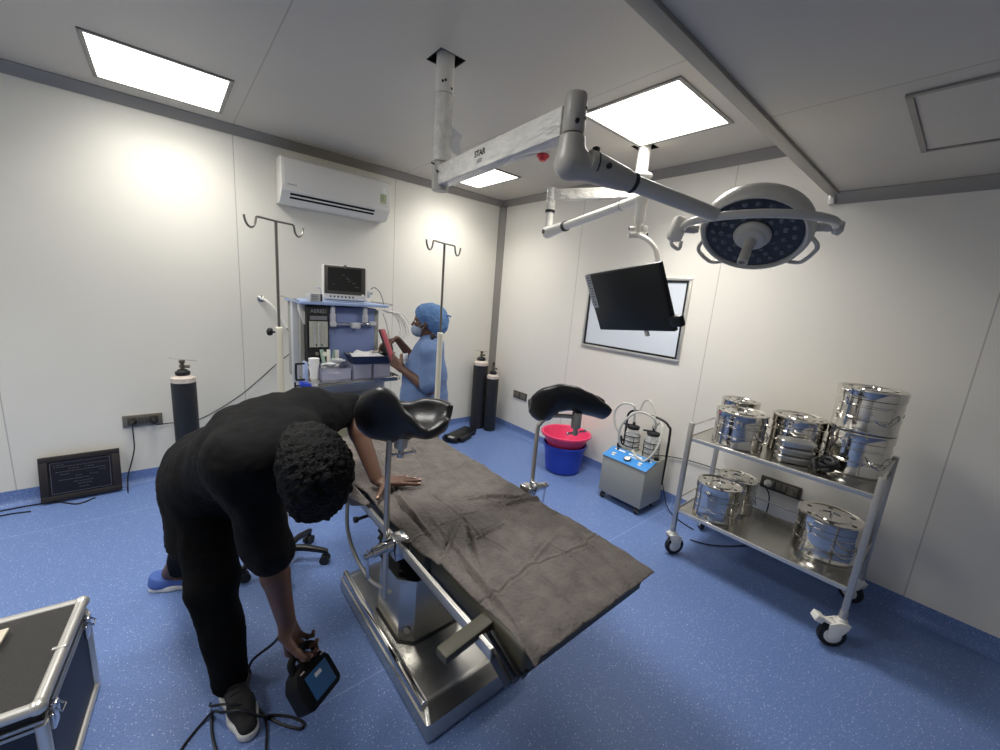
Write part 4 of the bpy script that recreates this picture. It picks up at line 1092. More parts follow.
# black coiled thing by the tins
t = thing('coiled_strap', 'black coiled strap lying on the top trolley shelf beside the tall drum stack', 'strap', (2.60, .365, z2), world=True)
pts = []
for i in range(40):
    a = i*.55; r = .028+.008*math.sin(i*1.3); pts.append((2.60+r*math.cos(a)+.004*math.sin(i), .352+r*1.2*math.sin(a), z2+.014+.0016*i+.004*math.sin(i*2.1)))
MB().tube(pts, .011, 8, smooth=2).build('coil', T('rubber'), t)
MB().tube([(2.60, .40, z2+.06), (2.575, .405, z2+.055), (2.555, .395, z2+.035), (2.548, .385, z2+.012)], .011, 8, smooth=5).build('loose_end', T('rubber'), t)
MB().cyl((2.578, .335, z2+.06), (2.574, .325, z2+.066), .01, .012, 12).build('metal_tip', T('chrome'), t)
# ================================================================== suction machine
SX0, SX1, SY0, SY1 = 2.722, 3.03, 1.385, 1.775
t = thing('suction_machine', 'grey suction machine with sky blue sloped panel and two jars on casters', 'suction machine', ((SX0+SX1)/2, (SY0+SY1)/2, 0), world=True)
ym = (SY0+SY1)/2
MB().prism([(SX0, SY0, .062), (SX1, SY0, .062), (SX1, SY0, .42), (SX0+.15, SY0, .42), (SX0, SY0, .375)], (0, SY1-SY0, 0), bev=.004).build('cabinet', T('suctiongrey'), t)
sd = Vector((.15, 0, .045)).normalized(); sn = Vector((-.045, 0, .15)).normalized()
def sp_(s, y, e=.0): return Vector((SX0, y, .375))+sd*s+sn*(.002+e)
L_ = math.hypot(.15, .045)
mb = MB(); mb.prism([sp_(-.004, SY0-.004, 0), sp_(L_, SY0-.004, 0), sp_(L_, SY1+.004, 0), sp_(-.004, SY1+.004, 0)], sn*.005, bev=.0015); pn = mb.build('control_panel', T('skyblue'), t)
mb = MB(); mb.lathe([(.028, .0), (.030, .006), (.030, .014), (.025, .016), (.024, .010)], sp_(.05, ym-.005, .005), sn, 28, capb=False); g = mb.build('gauge_rim', T('black'), pn)
mb = MB(); mb.lathe([(.024, .0145), (.001, .0152)], sp_(.05, ym-.005, .006), sn, 24); mb.prism([sp_(.05, ym-.006, .0215), sp_(.065, ym+.008, .0215), sp_(.063, ym+.01, .0215), sp_(.048, ym-.003, .0215)], sn*.0004); mb.build('gauge_face', T('gauge'), pn)
for yy in (ym+.125, ym-.115):
    mb = MB(); mb.prism([sp_(.035, yy-.012, .005), sp_(.075, yy-.012, .005), sp_(.075, yy+.012, .005), sp_(.035, yy+.012, .005)], sn*.001); mb.box(sp_(.055, yy, .011), (.03, .016, .010), frame_from(sn), bev=.003); mb.build('rocker_switch', T('white'), pn)
mb = MB()
for y0, y1 in ((SY1-.035, SY1-.13), (ym+.03, ym-.085), (SY0+.085, SY0+.02)):
    mb.prism([sp_(.118, y0, .0052), sp_(.118, y1, .0052), sp_(.136, y1, .0052), sp_(.136, y0, .0052)], sn*.0008)
mb.prism([sp_(.095, ym+.01, .0052), sp_(.095, ym-.06, .0052), sp_(.103, ym-.06, .0052), sp_(.103, ym+.01, .0052)], sn*.0008)
mb.build('white_strips', T('whiteink'), pn)
for yy in (SY1-.06, SY0+.05): MB().cyl(sp_(.127, yy, .005), sp_(.127, yy, .022), .010, n=14).build('port_knob', T('black'), pn)
mb = MB()
for x in (SX0+.035, SX1-.035):
    for y in (SY0+.035, SY1-.035):
        mb = MB(); mb.cyl((x-.012, y-.008, .026), (x-.012, y+.012, .026), .026, n=20); mb.box((x, y, .055), (.035, .03, .015), bev=.003); mb.prism([(x-.02, y-.012, .05), (x+.01, y-.012, .05), (x-.008, y-.012, .02), (x-.018, y-.012, .02)], (0, .026, 0)); w_ = mb.build('caster', T('rubber'), t)
        MB().cyl((x-.012, y-.0105, .026), (x-.012, y+.0145, .026), .013, n=16).build('hub_cap', T('lightgrey'), w_)
# tubular handle frame at the back
hx = SX1-.012
MB().tube([(hx, SY0+.0, .20), (hx, SY0+.0, .62), (hx, SY0+.02, .69), (hx, SY0+.08, .725), (hx, ym, .735), (hx, SY1-.06, .735), (hx, SY1-.01, .70), (hx, SY1, .64), (hx, SY1, .42)], .0095, 12, smooth=6).build('push_handle', T('black'), t)
for k, yy in enumerate((ym+.085, ym-.095)):
    cx = SX0+.225
    MB().lathe([(.056, .421), (.058, .43), (.058, .565), (.05, .585), (.034, .60), (.034, .615)], (cx, yy, 0), n=30).build('jar', T('glass'), t)
    lid = MB().lathe([(.038, .60), (.05, .604), (.05, .625), (.03, .632), (.012, .636), (.012, .66)], (cx, yy, 0), n=24).build('jar_lid', T('rubber'), t)
    MB().tube([(cx, yy, .63), (cx-.03, yy+.045, .632), (cx-.03, yy+.07, .628)], .008, 8, smooth=3).build('lid_spout', T('black'), lid)
    for zz in (.455, .50, .545): MB().tube([(cx+.062*math.cos(a), yy+.062*math.sin(a), zz) for a in [2*PI*i/24 for i in range(24)]], .0035, 8, closed=True).build('jar_cradle', T('black'), t)
    for a in (2.4, 3.9, .6, 5.4): MB().cyl((cx+.063*math.cos(a), yy+.063*math.sin(a), .42), (cx+.063*math.cos(a), yy+.063*math.sin(a), .55), .0032, n=8).build('cradle_post', T('black'), t)
fb = MB(); fb.lathe([(.026, .42), (.026, .45), (.014, .455), (.014, .475), (.022, .478), (.022, .492), (.010, .495), (.010, .52)], (SX0+.19, SY1-.03, 0), n=18); fb.build('filter_pot', T('rubber'), t)
fb = MB(); fb.lathe([(.022, .42), (.022, .44), (.01, .444)], (SX0+.2, SY0+.03, 0), n=16); fb.build('outlet_knob', T('black'), t)
def hose(pts, r=.0095): return MB().tube(pts, r, 10, smooth=7).build('suction_hose', T('tubing'), t)
x0 = SX0
hose([(x0+.19, SY1-.03, .52), (x0+.17, SY1+.03, .60), (x0+.17, SY1+.05, .72), (x0+.18, SY1-.01, .80), (x0+.20, SY1-.10, .80), (x0+.22, ym+.09, .72), (x0+.225, ym+.085, .65)])
hose([(x0+.19, SY1-.10, .43), (x0+.13, SY1-.06, .47), (x0+.11, SY1-.06, .62), (x0+.13, SY1-.13, .74), (x0+.17, ym, .775), (x0+.2, ym-.10, .74), (x0+.225, ym-.105, .65)])
hose([(x0+.225, ym-.08, .65), (x0+.26, ym-.06, .78), (x0+.27, ym-.0, .86), (x0+.27, ym+.05, .84), (x0+.26, ym+.07, .76)], .0075)
hose([(x0+.16, ym+.03, .44), (x0+.10, ym-.06, .42), (x0+.10, SY0+.07, .42), (x0+.12, SY0+.02, .50), (x0+.15, SY0+.0, .60), (x0+.19, SY0+.02, .70), (x0+.22, SY0+.06, .72), (x0+.23, ym-.09, .66)])
MB().tube([(hx+.012, SY0+.01, .24), (hx+.02, SY0-.02, .14), (hx+.0, SY0-.08, .03), (hx-.06, SY0-.2, .006), (hx-.10, SY0-.34, .006)], .004, 8, smooth=6).build('power_lead', T('black'), t)

# ================================================================== nested buckets / basins
def tub(name, label, x, y, z, r0, r1, h, m, rim):
    t = thing(name, label, 'tub', (x, y, z))
    MB().lathe([(r0*.1, .004), (r0*.86, .004), (r0, .014), (r0+(r1-r0)*.5, h*.5), (r1, h-.01), (r1+.002, h)], n=44, capb=False).build('outside', m, t)
    MB().lathe([(.002, .009), (r0*.93, .009), (r0+(r1-r0)*.5-.006, h*.5), (r1-.006, h-.004)], n=44, capa=False, capb=False).build('inside', m, t)
    MB().lathe([(r1-.006, h-.004), (r1+.002, h+.004), (r1+rim, h+.002), (r1+rim+.003, h-.008), (r1+rim, h-.018), (r1, h-.02)], n=44, capa=False, capb=False).build('rim', m, t)
    return t
tub('bucket', 'royal blue plastic tub on the floor under the pink basin', 2.86, 2.30, 0, .165, .198, .275, T('blueplastic'), .010)
tub('basin', 'pink plastic basin sitting inside the blue tub', 2.86, 2.30, .215, .155, .222, .165, T('pink'), .014)

# ================================================================== black foot pedal box on the floor far back
t = thing('foot_pedal', 'flat black foot pedal unit on the floor beyond the table', 'foot pedal', (2.47, 3.5, 0), rotz=math.radians(22))
MB().box((0, 0, .035), (.46, .17, .045), bev=.012).build('body', T('black'), t)
mb = MB()
for x in (-.16, .16): mb.box((x, 0, .007), (.06, .19, .014), bev=.004)
mb.build('feet', T('rubber'), t)
MB().box((-.05, -.105, .032), (.20, .06, .05), bev=.014).build('pedal', T('rubber'), t)
MB().box((-.235, .03, .055), (.03, .04, .07), bev=.008).build('side_stub', T('black'), t)
MB().box((-.20, -.02, .060), (.05, .07, .004), bev=.001).build('metal_plate', T('alu'), t)

# ================================================================== flight case
cang = math.radians(-5)
t = thing('flight_case', 'black equipment case with rounded aluminium edges at lower left', 'case', (-.292, 1.905, 0), rotz=cang)
W_, D_, H_ = .78, .472, .40                # runs to -x and -y from its far right corner
def cbx(mb, x0, x1, y0, y1, z0, z1, bev=0.0): return mb.box(((x0+x1)/2, (y0+y1)/2, (z0+z1)/2), (abs(x1-x0), abs(y1-y0), abs(z1-z0)), bev=bev)
cbx(MB(), -W_+.012, -.012, -D_+.012, -.012, .010, H_-.075).build('body', T('caseside'), t)
lid = cbx(MB(), -W_+.012, -.012, -D_+.012, -.012, H_-.062, H_-.008).build('lid', T('casetop'), t)
pr = MB()
for z in (H_-.017,):
    for p0, p1 in (((-.015, -D_+.01, z), (-.015, -.01, z)), ((-W_+.015, -D_+.01, z), (-W_+.015, -.01, z)), ((-W_+.01, -.015, z), (-.01, -.015, z)), ((-W_+.01, -D_+.015, z), (-.01, -D_+.015, z))):
        pr.cyl(p0, p1, .0165, n=18)
pr.build('top_edge', T('alu'), t)
pr = MB()
for z in (.014,):
    for p0, p1 in (((-.01, -D_+.01, z), (-.01, -.01, z)), ((-W_+.01, -D_+.01, z), (-W_+.01, -.01, z)), ((-W_+.01, -.01, z), (-.01, -.01, z)), ((-W_+.01, -D_+.01, z), (-.01, -D_+.01, z))):
        pr.cyl(p0, p1, .012, n=14)
pr.build('bottom_edge', T('alu'), t)
for x in (-.014, -W_+.014):
    for y in (-.014, -D_+.014):
        mb = MB(); mb.cyl((x, y, .012), (x, y, H_-.07), .0145, n=16); mb.build('corner_edge', T('alu'), t)
mb = MB()
for z in (H_-.062, H_-.080):
    cbx(mb, -W_+.008, -.006, -.014, -.005, z-.004, z+.006); cbx(mb, -W_+.008, -.006, -D_+.005, -D_+.014, z-.004, z+.006)
    cbx(mb, -.014, -.005, -D_+.008, -.006, z-.004, z+.006); cbx(mb, -W_+.005, -W_+.014, -D_+.008, -.006, z-.004, z+.006)
mb.build('valance', T('dullsteel'), t)
for y in (-D_+.05, -.07):
    mb = MB(); cbx(mb, -.006, .006, y-.018, y+.018, H_-.125, H_-.072, .003); cbx(mb, -.004, .012, y-.012, y+.012, H_-.085, H_-.045, .003); mb.tube([(.008, y-.014, H_-.06), (.022, y-.014, H_-.075), (.022, y+.014, H_-.075), (.008, y+.014, H_-.06)], .003, 8); mb.build('latch', T('chrome'), t)
for x in (-.016, -W_+.016):
    for y in (-.016, -D_+.016): MB().ball((x, y, H_-.016), .021, None, 16, 10).build('corner_ball', T('alu'), t)
for x in (-.36, ): 
    for y in (-.016, -D_+.016): cbx(MB(), x-.03, x+.03, y-.018, y+.018, H_-.012, H_+.001, .004).build('edge_clip', T('alu'), t)
cbx(MB(), -.036, -.002, -D_*.53-.006, -D_*.53+.006, H_-.012, H_+.0015, .003).build('edge_clip', T('alu'), t)
single(MB().box((-.60, 1.80, .4045), (.26, .085, .009), Matrix.Rotation(cang, 3, 'Z'), bev=.001), 'card', T('paper'), 'cream card lying on the black case lid at the left edge', 'card', (-.60, 1.80, .4))

# ================================================================== anaesthesia machine
t = thing('anaesthesia_machine', 'blue and grey anaesthesia machine with steel worktop by the left wall', 'anaesthesia machine', (1.03, 3.2, 0), world=True)
FY, BY = 3.0, 3.42
MB().box((1.03, (FY+BY)/2-.02, .505), (.58, BY-FY+.04, .79), bev=.01).build('lower_cabinet', T('lightgrey'), t)
for k, z in enumerate((.24, .47, .70)):
    d_ = MB().box((1.03, FY-.045, z), (.52, .02, .20), bev=.006).build('drawer', T('suctiongrey'), t)
    MB().box((1.03, FY-.062, z+.05), (.20, .018, .02), bev=.005).build('drawer_handle', T('dullsteel'), d_)
for x in (.80, 1.27):
    for y in (2.99, 3.38):
        c = MB(); c.cyl((x-.018, y, .05), (x+.018, y, .05), .05, n=22); c.box((x, y, .10), (.05, .06, .03), bev=.006); c.build('caster', T('rubber'), t)
# worktop
mb = MB(); mb.prism([(.705, 2.775, .905), (.745, 2.735, .905), (1.33, 2.76, .905), (1.375, 2.80, .905), (1.375, 3.05, .905), (.705, 3.05, .905)], (0, 0, .022), bev=.006)
wt = mb.build('worktop', T('steel'), t)
mb = MB(); mb.tube([(.712, 3.04, .931), (.712, 2.78, .931), (.75, 2.744, .931), (1.328, 2.768, .931), (1.368, 2.806, .931), (1.368, 3.04, .931)], .005, 8); mb.build('worktop_rim', T('chrome'), wt)
# upper tower
MB().box((.703, 3.13, 1.16), (.045, .05, .60), bev=.006).build('left_column', T('lightgrey'), t)
MB().box((.735, 3.24, 1.16), (.03, .36, .58), bev=.004).build('left_side', T('suctiongrey'), t)
MB().box((1.272, 3.07, 1.15), (.035, .07, .54), bev=.008).build('right_column', T('suctiongrey'), t)
bk = MB().box((1.07, 3.22, 1.16), (.40, .36, .54), bev=.004).build('blue_back', T('machineblue'), t)
pn = MB().box((.822, 3.19, 1.235), (.15, .40, .40), bev=.006).build('flow_panel', T('black'), t)
text('machine_lettering', 'AERED', .036, place((.825, 2.989, 1.398), (1, 0, 0), (0, 0, 1)), T('inkgrey'), pn, bold=.0008)
MB().box((.825, 2.988, 1.352), (.115, .003, .028)).build('model_strip', T('inkgrey'), pn)
MB().box((.825, 2.9885, 1.235), (.125, .004, .185), bev=.001).build('flow_window', T('flow'), pn)
mb = MB()
for x in (.795, .825, .852): mb.cyl((x, 2.983, 1.145), (x, 2.983, 1.325), .008, n=12)
mb.build('flow_tube', T('glass'), pn)
mb = MB()
for x in (.806, .846): mb.ball((x, 2.981, 1.16), .006)
mb.build('float_bob', T('ink'), pn)
MB().lathe([(.018, 0), (.018, .018), (.014, .022)], (.86, 2.989, 1.092), (0, -1, 0), 18).build('oxygen_knob', T('white'), pn)
MB().lathe([(.013, 0), (.013, .018), (.01, .022)], (.81, 2.989, 1.096), (0, -1, 0), 16).build('gas_knob', T('socket'), pn)
mb = MB(); mb.prism([(.708, 3.03, 1.445), (.752, 3.03, 1.445), (.752, 3.03, 1.30), (.742, 3.03, 1.30), (.722, 3.03, 1.36), (.708, 3.03, 1.40)], (0, .05, 0), bev=.004); mb.build('corner_bracket', T('white'), t)
# back bar and vaporiser mounts
bb = MB(); bb.cyl((.905, 3.01, 1.31), (1.235, 3.01, 1.31), .010, n=14); bb.build('back_bar', T('chrome'), t)
for x in (.925, 1.165):
    v = MB(); v.lathe([(.020, 1.325), (.022, 1.33), (.022, 1.38), (.017, 1.385), (.017, 1.43), (.008, 1.442)], (x, 3.0, 0), n=18); v.build('vaporiser_mount', T('lightgrey'), t)
mb = MB(); mb.box((.925, 2.995, 1.31), (.045, .04, .035), bev=.006); mb.box((1.09, 2.995, 1.302), (.065, .045, .045), bev=.008); mb.box((1.225, 3.0, 1.318), (.05, .04, .03), bev=.006); mb.build('selector_block', T('lightgrey'), t)
# top shelf with rails
sh = MB().box((1.02, 3.19, 1.456), (.64, .46, .022), bev=.006).build('top_shelf', T('machinelight'), t)
mb = MB(); mb.tube([(.672, 2.97, 1.476), (.672, 3.40, 1.476)], .006, 8); mb.tube([(1.372, 2.97, 1.470), (1.372, 3.40, 1.470)], .006, 8); mb.cyl((.672, 3.0, 1.476), (.71, 3.0, 1.462), .005, n=8); mb.cyl((1.372, 3.0, 1.472), (1.33, 3.0, 1.462), .005, n=8); mb.build('side_rail', T('dullsteel'), sh)
# left fittings: black grip, blue clamp, knobs
MB().tube([(.695, 2.84, 1.055), (.646, 2.84, 1.055), (.638, 2.84, 1.045), (.638, 2.84, .955), (.646, 2.84, .945), (.695, 2.84, .945)], .007, 10, smooth=2).build('grip_handle', T('black'), t)
MB().box((.697, 2.85, 1.0), (.012, .09, .13), bev=.003).build('grip_plate', T('machinelight'), t)
mb = MB(); mb.box((.69, 2.80, .915), (.085, .07, .035), Matrix.Rotation(.3, 3, 'Y'), bev=.01); mb.build('blue_clamp', T('blueplastic'), t)
mb = MB()
for dz, dx in ((.0, 0), (-.035, .03)): mb.cyl((.655+dx, 2.785, .915+dz), (.62+dx, 2.785, .92+dz), .006, n=8); mb.cyl((.618+dx, 2.785, .90+dz), (.618+dx, 2.785, .942+dz), .006, n=8)
mb.build('clamp_screw', T('black'), t)
mb = MB()                                                       # white breathing hoses and leads hanging at the right
rr = random.Random(11)
for k in range(9):
    a = rr.uniform(0, 1); x = 1.315+.05*a; r = .05+.10*rr.random()
    pts = [(x-.02, 3.0, 1.43-.03*a), (x+.02+r*.5, 2.98-.03*a, 1.40), (x+.04+r, 2.96, 1.30-.05*a), (x+.03+r*.7, 2.95, 1.19), (x+.0, 2.95, 1.14+.04*a), (x-.03, 2.97, 1.20+.05*a)]
    mb.tube(pts, .0038, 7, smooth=6)
mb.build('lead', T('whiteplastic'), t)
MB().tube([(1.31, 3.0, 1.40), (1.33, 2.96, 1.30), (1.35, 2.95, 1.18), (1.35, 2.96, 1.06), (1.36, 2.96, 1.0)], .007, 12, smooth=6).build('breathing_hose', T('film'), t)
mb = MB(); mb.ball((1.335, 2.97, 1.10), (.05, .05, .10), None, 18, 12); mb.build('breathing_bag', T('black'), t)

# patient monitor
t = thing('patient_monitor', 'white patient monitor with dark screen on top of the anaesthesia machine', 'monitor', (1.03, 3.07, 1.467), world=True)
tl = Matrix.Rotation(-.30, 3, 'Z') @ Matrix.Rotation(-.10, 3, 'X')
def q_(x, y, z): return Vector((1.035, 3.06, 1.482)) + tl @ Vector((x, y, z))
MB().box(q_(0, .06, .128), (.318, .13, .255), tl, bev=.018, seg=3).build('case', T('whiteplastic'), t)
MB().box(q_(-.0, -.006, .145), (.285, .006, .205), tl, bev=.002).build('bezel', T('socketdark'), t)
MB().box(q_(-.002, -.0095, .150), (.232, .003, .168), tl).build('screen', T('screen'), t)
mb = MB(); rr = random.Random(2)
for k in range(7): mb.box(q_(rr.uniform(-.09, .09), -.0112, .10+.014*k), (rr.uniform(.01, .03), .0006, .003), tl)
mb.build('screen_traces', T('inkgrey'), t)
mb = MB()
for k in range(7): mb.box(q_(-.10+.026*k, -.006, .024), (.011, .005, .012), tl, bev=.001)
mb.build('button', T('ink'), t)
MB().lathe([(.013, 0), (.013, .012), (.01, .015)], q_(.125, -.007, .038), tl @ Vector((0, -1, 0)), 18).build('dial', T('white'), t)
MB().cyl(q_(0, -.008, .246), q_(0, -.012, .246), .012, n=18).build('alarm_lamp', T('socket'), t)
mb = MB(); mb.box(q_(.168, .05, .06), (.03, .05, .05), tl, bev=.006); mb.cyl(q_(.183, .05, .07), q_(.20, .05, .07), .01, n=12); mb.build('side_port', T('lightgrey'), t)
MB().tube([q_(.185, .05, .10), q_(.215, .04, .115), q_(.25, .03, .085), q_(.272, .02, .03), q_(.285, 0, -.04)], .0035, 8, smooth=6).build('lead', T('inkgrey'), t)
MB().tube([q_(-.165, .06, .0), q_(-.168, .06, .05), q_(-.175, .06, .082), q_(-.195, .055, .084)], .006, 8, smooth=4).build('side_hook', T('lightgrey'), t)
# carton on the shelf
t = thing('small_carton', 'small grey carton on the machine shelf left of the monitor', 'box', (.802, 2.99, 1.467), rotz=.15)
MB().box((0, 0, .027), (.085, .06, .054), bev=.002).build('carton', T('stickergrey'), t)
mb = MB()
for k in range(4): mb.box((-.012, -.0305, .012+.011*k), (.045, .001, .005))
mb.build('print', T('inkgrey'), t)
MB().box((.032, -.0305, .027), (.012, .001, .05)).build('dark_band', T('ink'), t)

# things on the worktop
wz = .928
t = thing('cup_stack', 'stack of white paper cups at the left end of the worktop', 'cups', (.775, 2.93, wz))
MB().lathe([(.026, 0), (.029, .05), (.030, .06), (.033, .105)], n=24).build('cup', T('whitepaper'), t)
mb = MB()
for k in range(5): mb.lathe([(.032+.0004*k, .101+.009*k), (.035, .105+.009*k), (.035, .109+.009*k), (.032, .110+.009*k)], n=24, capa=False, capb=(k == 4))
mb.build('cup_rims', T('whitepaper'), t)
def clear_box(x, y, w, d, h, label, z=wz):
    t = thing('clear_box', label, 'box', (x, y, z), group='clear plastic boxes on the worktop')
    mb = MB(); w2, d2 = w/2, d/2
    for s in (-1, 1): mb.box((s*(w2-.0015), 0, h/2), (.003, d, h)); mb.box((0, s*(d2-.0015), h/2), (w-.006, .003, h))
    mb.box((0, 0, .0015), (w-.006, d-.006, .003)); mb.build('walls', T('lilac'), t)
    mb = MB()
    for s in (-1, 1): mb.box((s*w2, 0, h), (.008, d+.008, .006)); mb.box((0, s*d2, h), (w, .008, .006))
    mb.build('rim', T('lilac'), t); return t
clear_box(.905, 2.93, .20, .17, .075, 'clear plastic box heaped with wrapped syringes, left on the worktop')
clear_box(1.085, 2.925, .13, .20, .10, 'clear lilac box under the navy tray, middle one')
clear_box(1.235, 2.93, .13, .20, .10, 'clear lilac box under the navy tray, nearest the person in blue')
rr = random.Random(21)
for k in range(16):
    x = .868+.075*rr.random(); y = 2.895+.07*rr.random(); z = wz+.03+.105*rr.random()
    a = rr.uniform(0, PI); R3 = Matrix.Rotation(a, 3, 'Z') @ Matrix.Rotation(rr.uniform(-.5, .5), 3, 'X')
    mb = MB(); mb.cyl(Vector((x, y, z))-R3 @ Vector((.035, 0, 0)), Vector((x, y, z))+R3 @ Vector((.035, 0, 0)), .009, n=10); mb.box((x, y, z), (.11, .032, .004), R3, bev=.001)
    single(mb, 'wrapped_syringe', T('gauze'), 'clear-wrapped white syringe in the heap in the left clear box', 'syringe', (x, y, z-.01), group='wrapped syringes heaped in a clear box')
for k, (x, dx, m_) in enumerate(((.85, -.02, 'green'), (.885, .0, 'whiteplastic'), (.915, .03, 'green'), (.945, -.015, 'whiteplastic'))):
    mb = MB(); R3 = Matrix.Rotation(dx*6, 3, 'Y') @ Matrix.Rotation(.15*k-.2, 3, 'X')
    mb.box((x, 2.965, wz+.115), (.026, .008, .17), R3, bev=.002)
    single(mb, 'sealed_packet', T(m_), ['pale green packet standing in the clear box, leftmost of the four', 'white packet standing second from left in the clear box', 'pale green packet standing third from left in the clear box', 'white packet standing rightmost of the four in the clear box'][k], 'packet', (x, 2.965, wz+.03))
t = thing('instrument_tray', 'navy blue plastic tray of white wrappings on the clear boxes', 'tray', (1.165, 2.91, wz+.104), rotz=-.10)
mb = MB(); rings = []
for z, g in ((0, .02), (.058, .0), (.060, -.008), (.062, 0), (.008, .022)):
    rings.append([mb.bm.verts.new((sx_*(.150-g), sy_*(.105-g), z)) for sx_, sy_ in ((1, 1), (-1, 1), (-1, -1), (1, -1))])
for a, b in zip(rings, rings[1:]): mb.bridge(a, b)
mb.bm.faces.new(rings[0][::-1]); mb.bm.faces.new(rings[-1]); mb.build('tray', T('navy'), t)
single(MB().grid(lambda u, v: (1.04+.22*u-.02*v, 2.84+.15*v, wz+.153+.03*noise.noise(Vector((u*4, v*4, 1)))+.018*v), 24, 20, .004), 'wrapping_paper', T('whitepaper'), 'crumpled white paper lying in the navy tray', 'paper', (1.14, 2.87, wz+.12), angle=180)
mb = MB(); mb.tube([(1.16, 2.84, wz+.184), (1.20, 2.85, wz+.19), (1.25, 2.87, wz+.182)], .005, 8, smooth=4); mb.tube([(1.15, 2.86, wz+.188), (1.19, 2.875, wz+.192), (1.24, 2.90, wz+.186)], .004, 8, smooth=4)
single(mb, 'forceps', T('dullsteel'), 'steel forceps lying on the white paper in the navy tray', 'forceps', (1.2, 2.83, wz+.17))
mb = MB(); mb.tube([(1.31, 2.80, wz+.01), (1.33, 2.815, wz+.022), (1.345, 2.85, wz+.012)], .006, 8, smooth=4); mb.cyl((1.30, 2.835, wz+.008), (1.34, 2.87, wz+.012), .008, n=10)
single(mb, 'black_clip', T('black'), 'small black clip at the right end of the worktop', 'clip', (1.32, 2.83, wz))

# ================================================================== people
def hand(W, d, pn, ts, s=1.0, curl=(.25, .25, .25, .25), spread=.10, thumb=(.8, .55, -.1), tcurl=.2, k=.006):
    """W wrist, d towards the fingertips, pn the way the palm faces, ts the thumb side"""
    W = Vector(W); d = Vector(d).normalized(); ts = Vector(ts); ts = (ts-d*ts.dot(d)).normalized(); pn = Vector(pn); pn = (pn-d*pn.dot(d)-ts*pn.dot(ts)).normalized()
    P = []; tips = []
    offs = (.031, .0105, -.0105, -.030); mlen = (.088, .092, .087, .079); flen = ((.043, .026, .022), (.048, .030, .023), (.044, .028, .022), (.034, .021, .020))
    for i in range(4):
        a = W+ts*offs[i]*.55*s; b = W+d*mlen[i]*s+ts*offs[i]*s
        P.append(cap(a, b, .0145*s, .0115*s, k=.012, flat=(pn, 1.1)))
    for i in range(4):
        b = W+d*mlen[i]*s+ts*offs[i]*s
        dd = (d+ts*(1.5-i)*spread).normalized(); ax = dd.cross(pn).normalized(); c = curl[i]; r = (.0096, .0098, .0094, .0084)[i]*s
        for j, L in enumerate(flen[i]):
            dd = (Quaternion(ax, c) @ dd)
            e = b+dd*L*s
            P.append(cap(b, e, r*(1-.09*j), r*(1-.09*(j+1)), k=k if j == 0 else .004)); b = e
        tips.append((b, dd.copy(), (Quaternion(ax, -PI/2) @ dd), r*.75))
    b = W+d*.022*s+ts*.026*s; dd = (ts*thumb[0]+d*thumb[1]+pn*(-thumb[2])).normalized()
    P.append(cap(W+d*.01*s+ts*.008*s, b, .016*s, .0155*s, k=.012))
    ax = dd.cross(pn).normalized(); c = 0
    for L, r0, r1 in ((.040, .0150, .0118), (.030, .0112, .0104), (.024, .0102, .0082)):
        e = b+dd*L*s; P.append(cap(b, e, r0*s, r1*s, k=.008)); b = e; dd = (Quaternion(ax, tcurl) @ dd)
    tips.append((b, dd.copy(), -pn, .0078*s))
    return P, tips
def nails(tips, parent):
    mb = MB()
    for c, dd, up, r in tips:
        up = (up-dd*up.dot(dd)).normalized(); x = dd.cross(up)
        M3 = Matrix((x, dd, up)).transposed(); mb.ball(c+up*r*.82-dd*.003, (r*.8, r*1.15, r*.28), M3, 10, 8)
    return mb.build('fingernail', T('skinlight'), parent)
def head(C, up, fw, s=1.0):
    """C: middle of the skull; returns the distance-field shapes of the head and where the eyes sit"""
    C = Vector(C); up = Vector(up).normalized(); fw = Vector(fw); fw = (fw-up*fw.dot(up)).normalized(); sd_ = up.cross(fw)
    R = np.array(Matrix((sd_, fw, up)).transposed())
    def p(x, y, z): return C+sd_*x*s+fw*y*s+up*z*s
    P = [ell(p(0, -.008, .03), (.074*s, .094*s, .084*s), R), ell(p(0, .028, -.045), (.058*s, .064*s, .072*s), R, k=.03),
         ell(p(0, .062, -.088), (.026*s, .024*s, .02*s), R, k=.025), ell(p(0, .075, .012), (.05*s, .014*s, .012*s), R, k=.015)]
    P += [cap(p(0, .086, .002), p(0, .105, -.034), .008*s, .013*s, k=.012), cap(p(-.012, .092, -.038), p(.012, .092, -.038), .008*s, .008*s, k=.008)]
    P += [cap(p(-.018, .086, -.064), p(.018, .086, -.064), .007*s, .007*s, k=.006), cap(p(-.016, .084, -.076), p(.016, .084, -.076), .0075*s, .0075*s, k=.006)]
    for q in (-1, 1):
        P += [ell(p(q*.078, -.008, -.012), (.010*s, .020*s, .032*s), R, k=.006), ell(p(q*.034, .06, -.028), (.024*s, .02*s, .018*s), R, k=.02)]
    return P, [p(q*.032, .076, -.006) for q in (-1, 1)], (sd_, fw, up), p
def eyes(E, ax, parent, s=1.0):
    sd_, fw, up = ax; M3 = Matrix((sd_, fw, up)).transposed()
    for e in E:
        o = MB().ball(e, (.013*s, .010*s, .008*s), M3, 14, 10).build('eye', T('gauge'), parent)
        MB().ball(e+fw*.0075*s, (.0058*s, .0032*s, .0058*s), M3, 12, 8).build('iris', T('ink'), o)

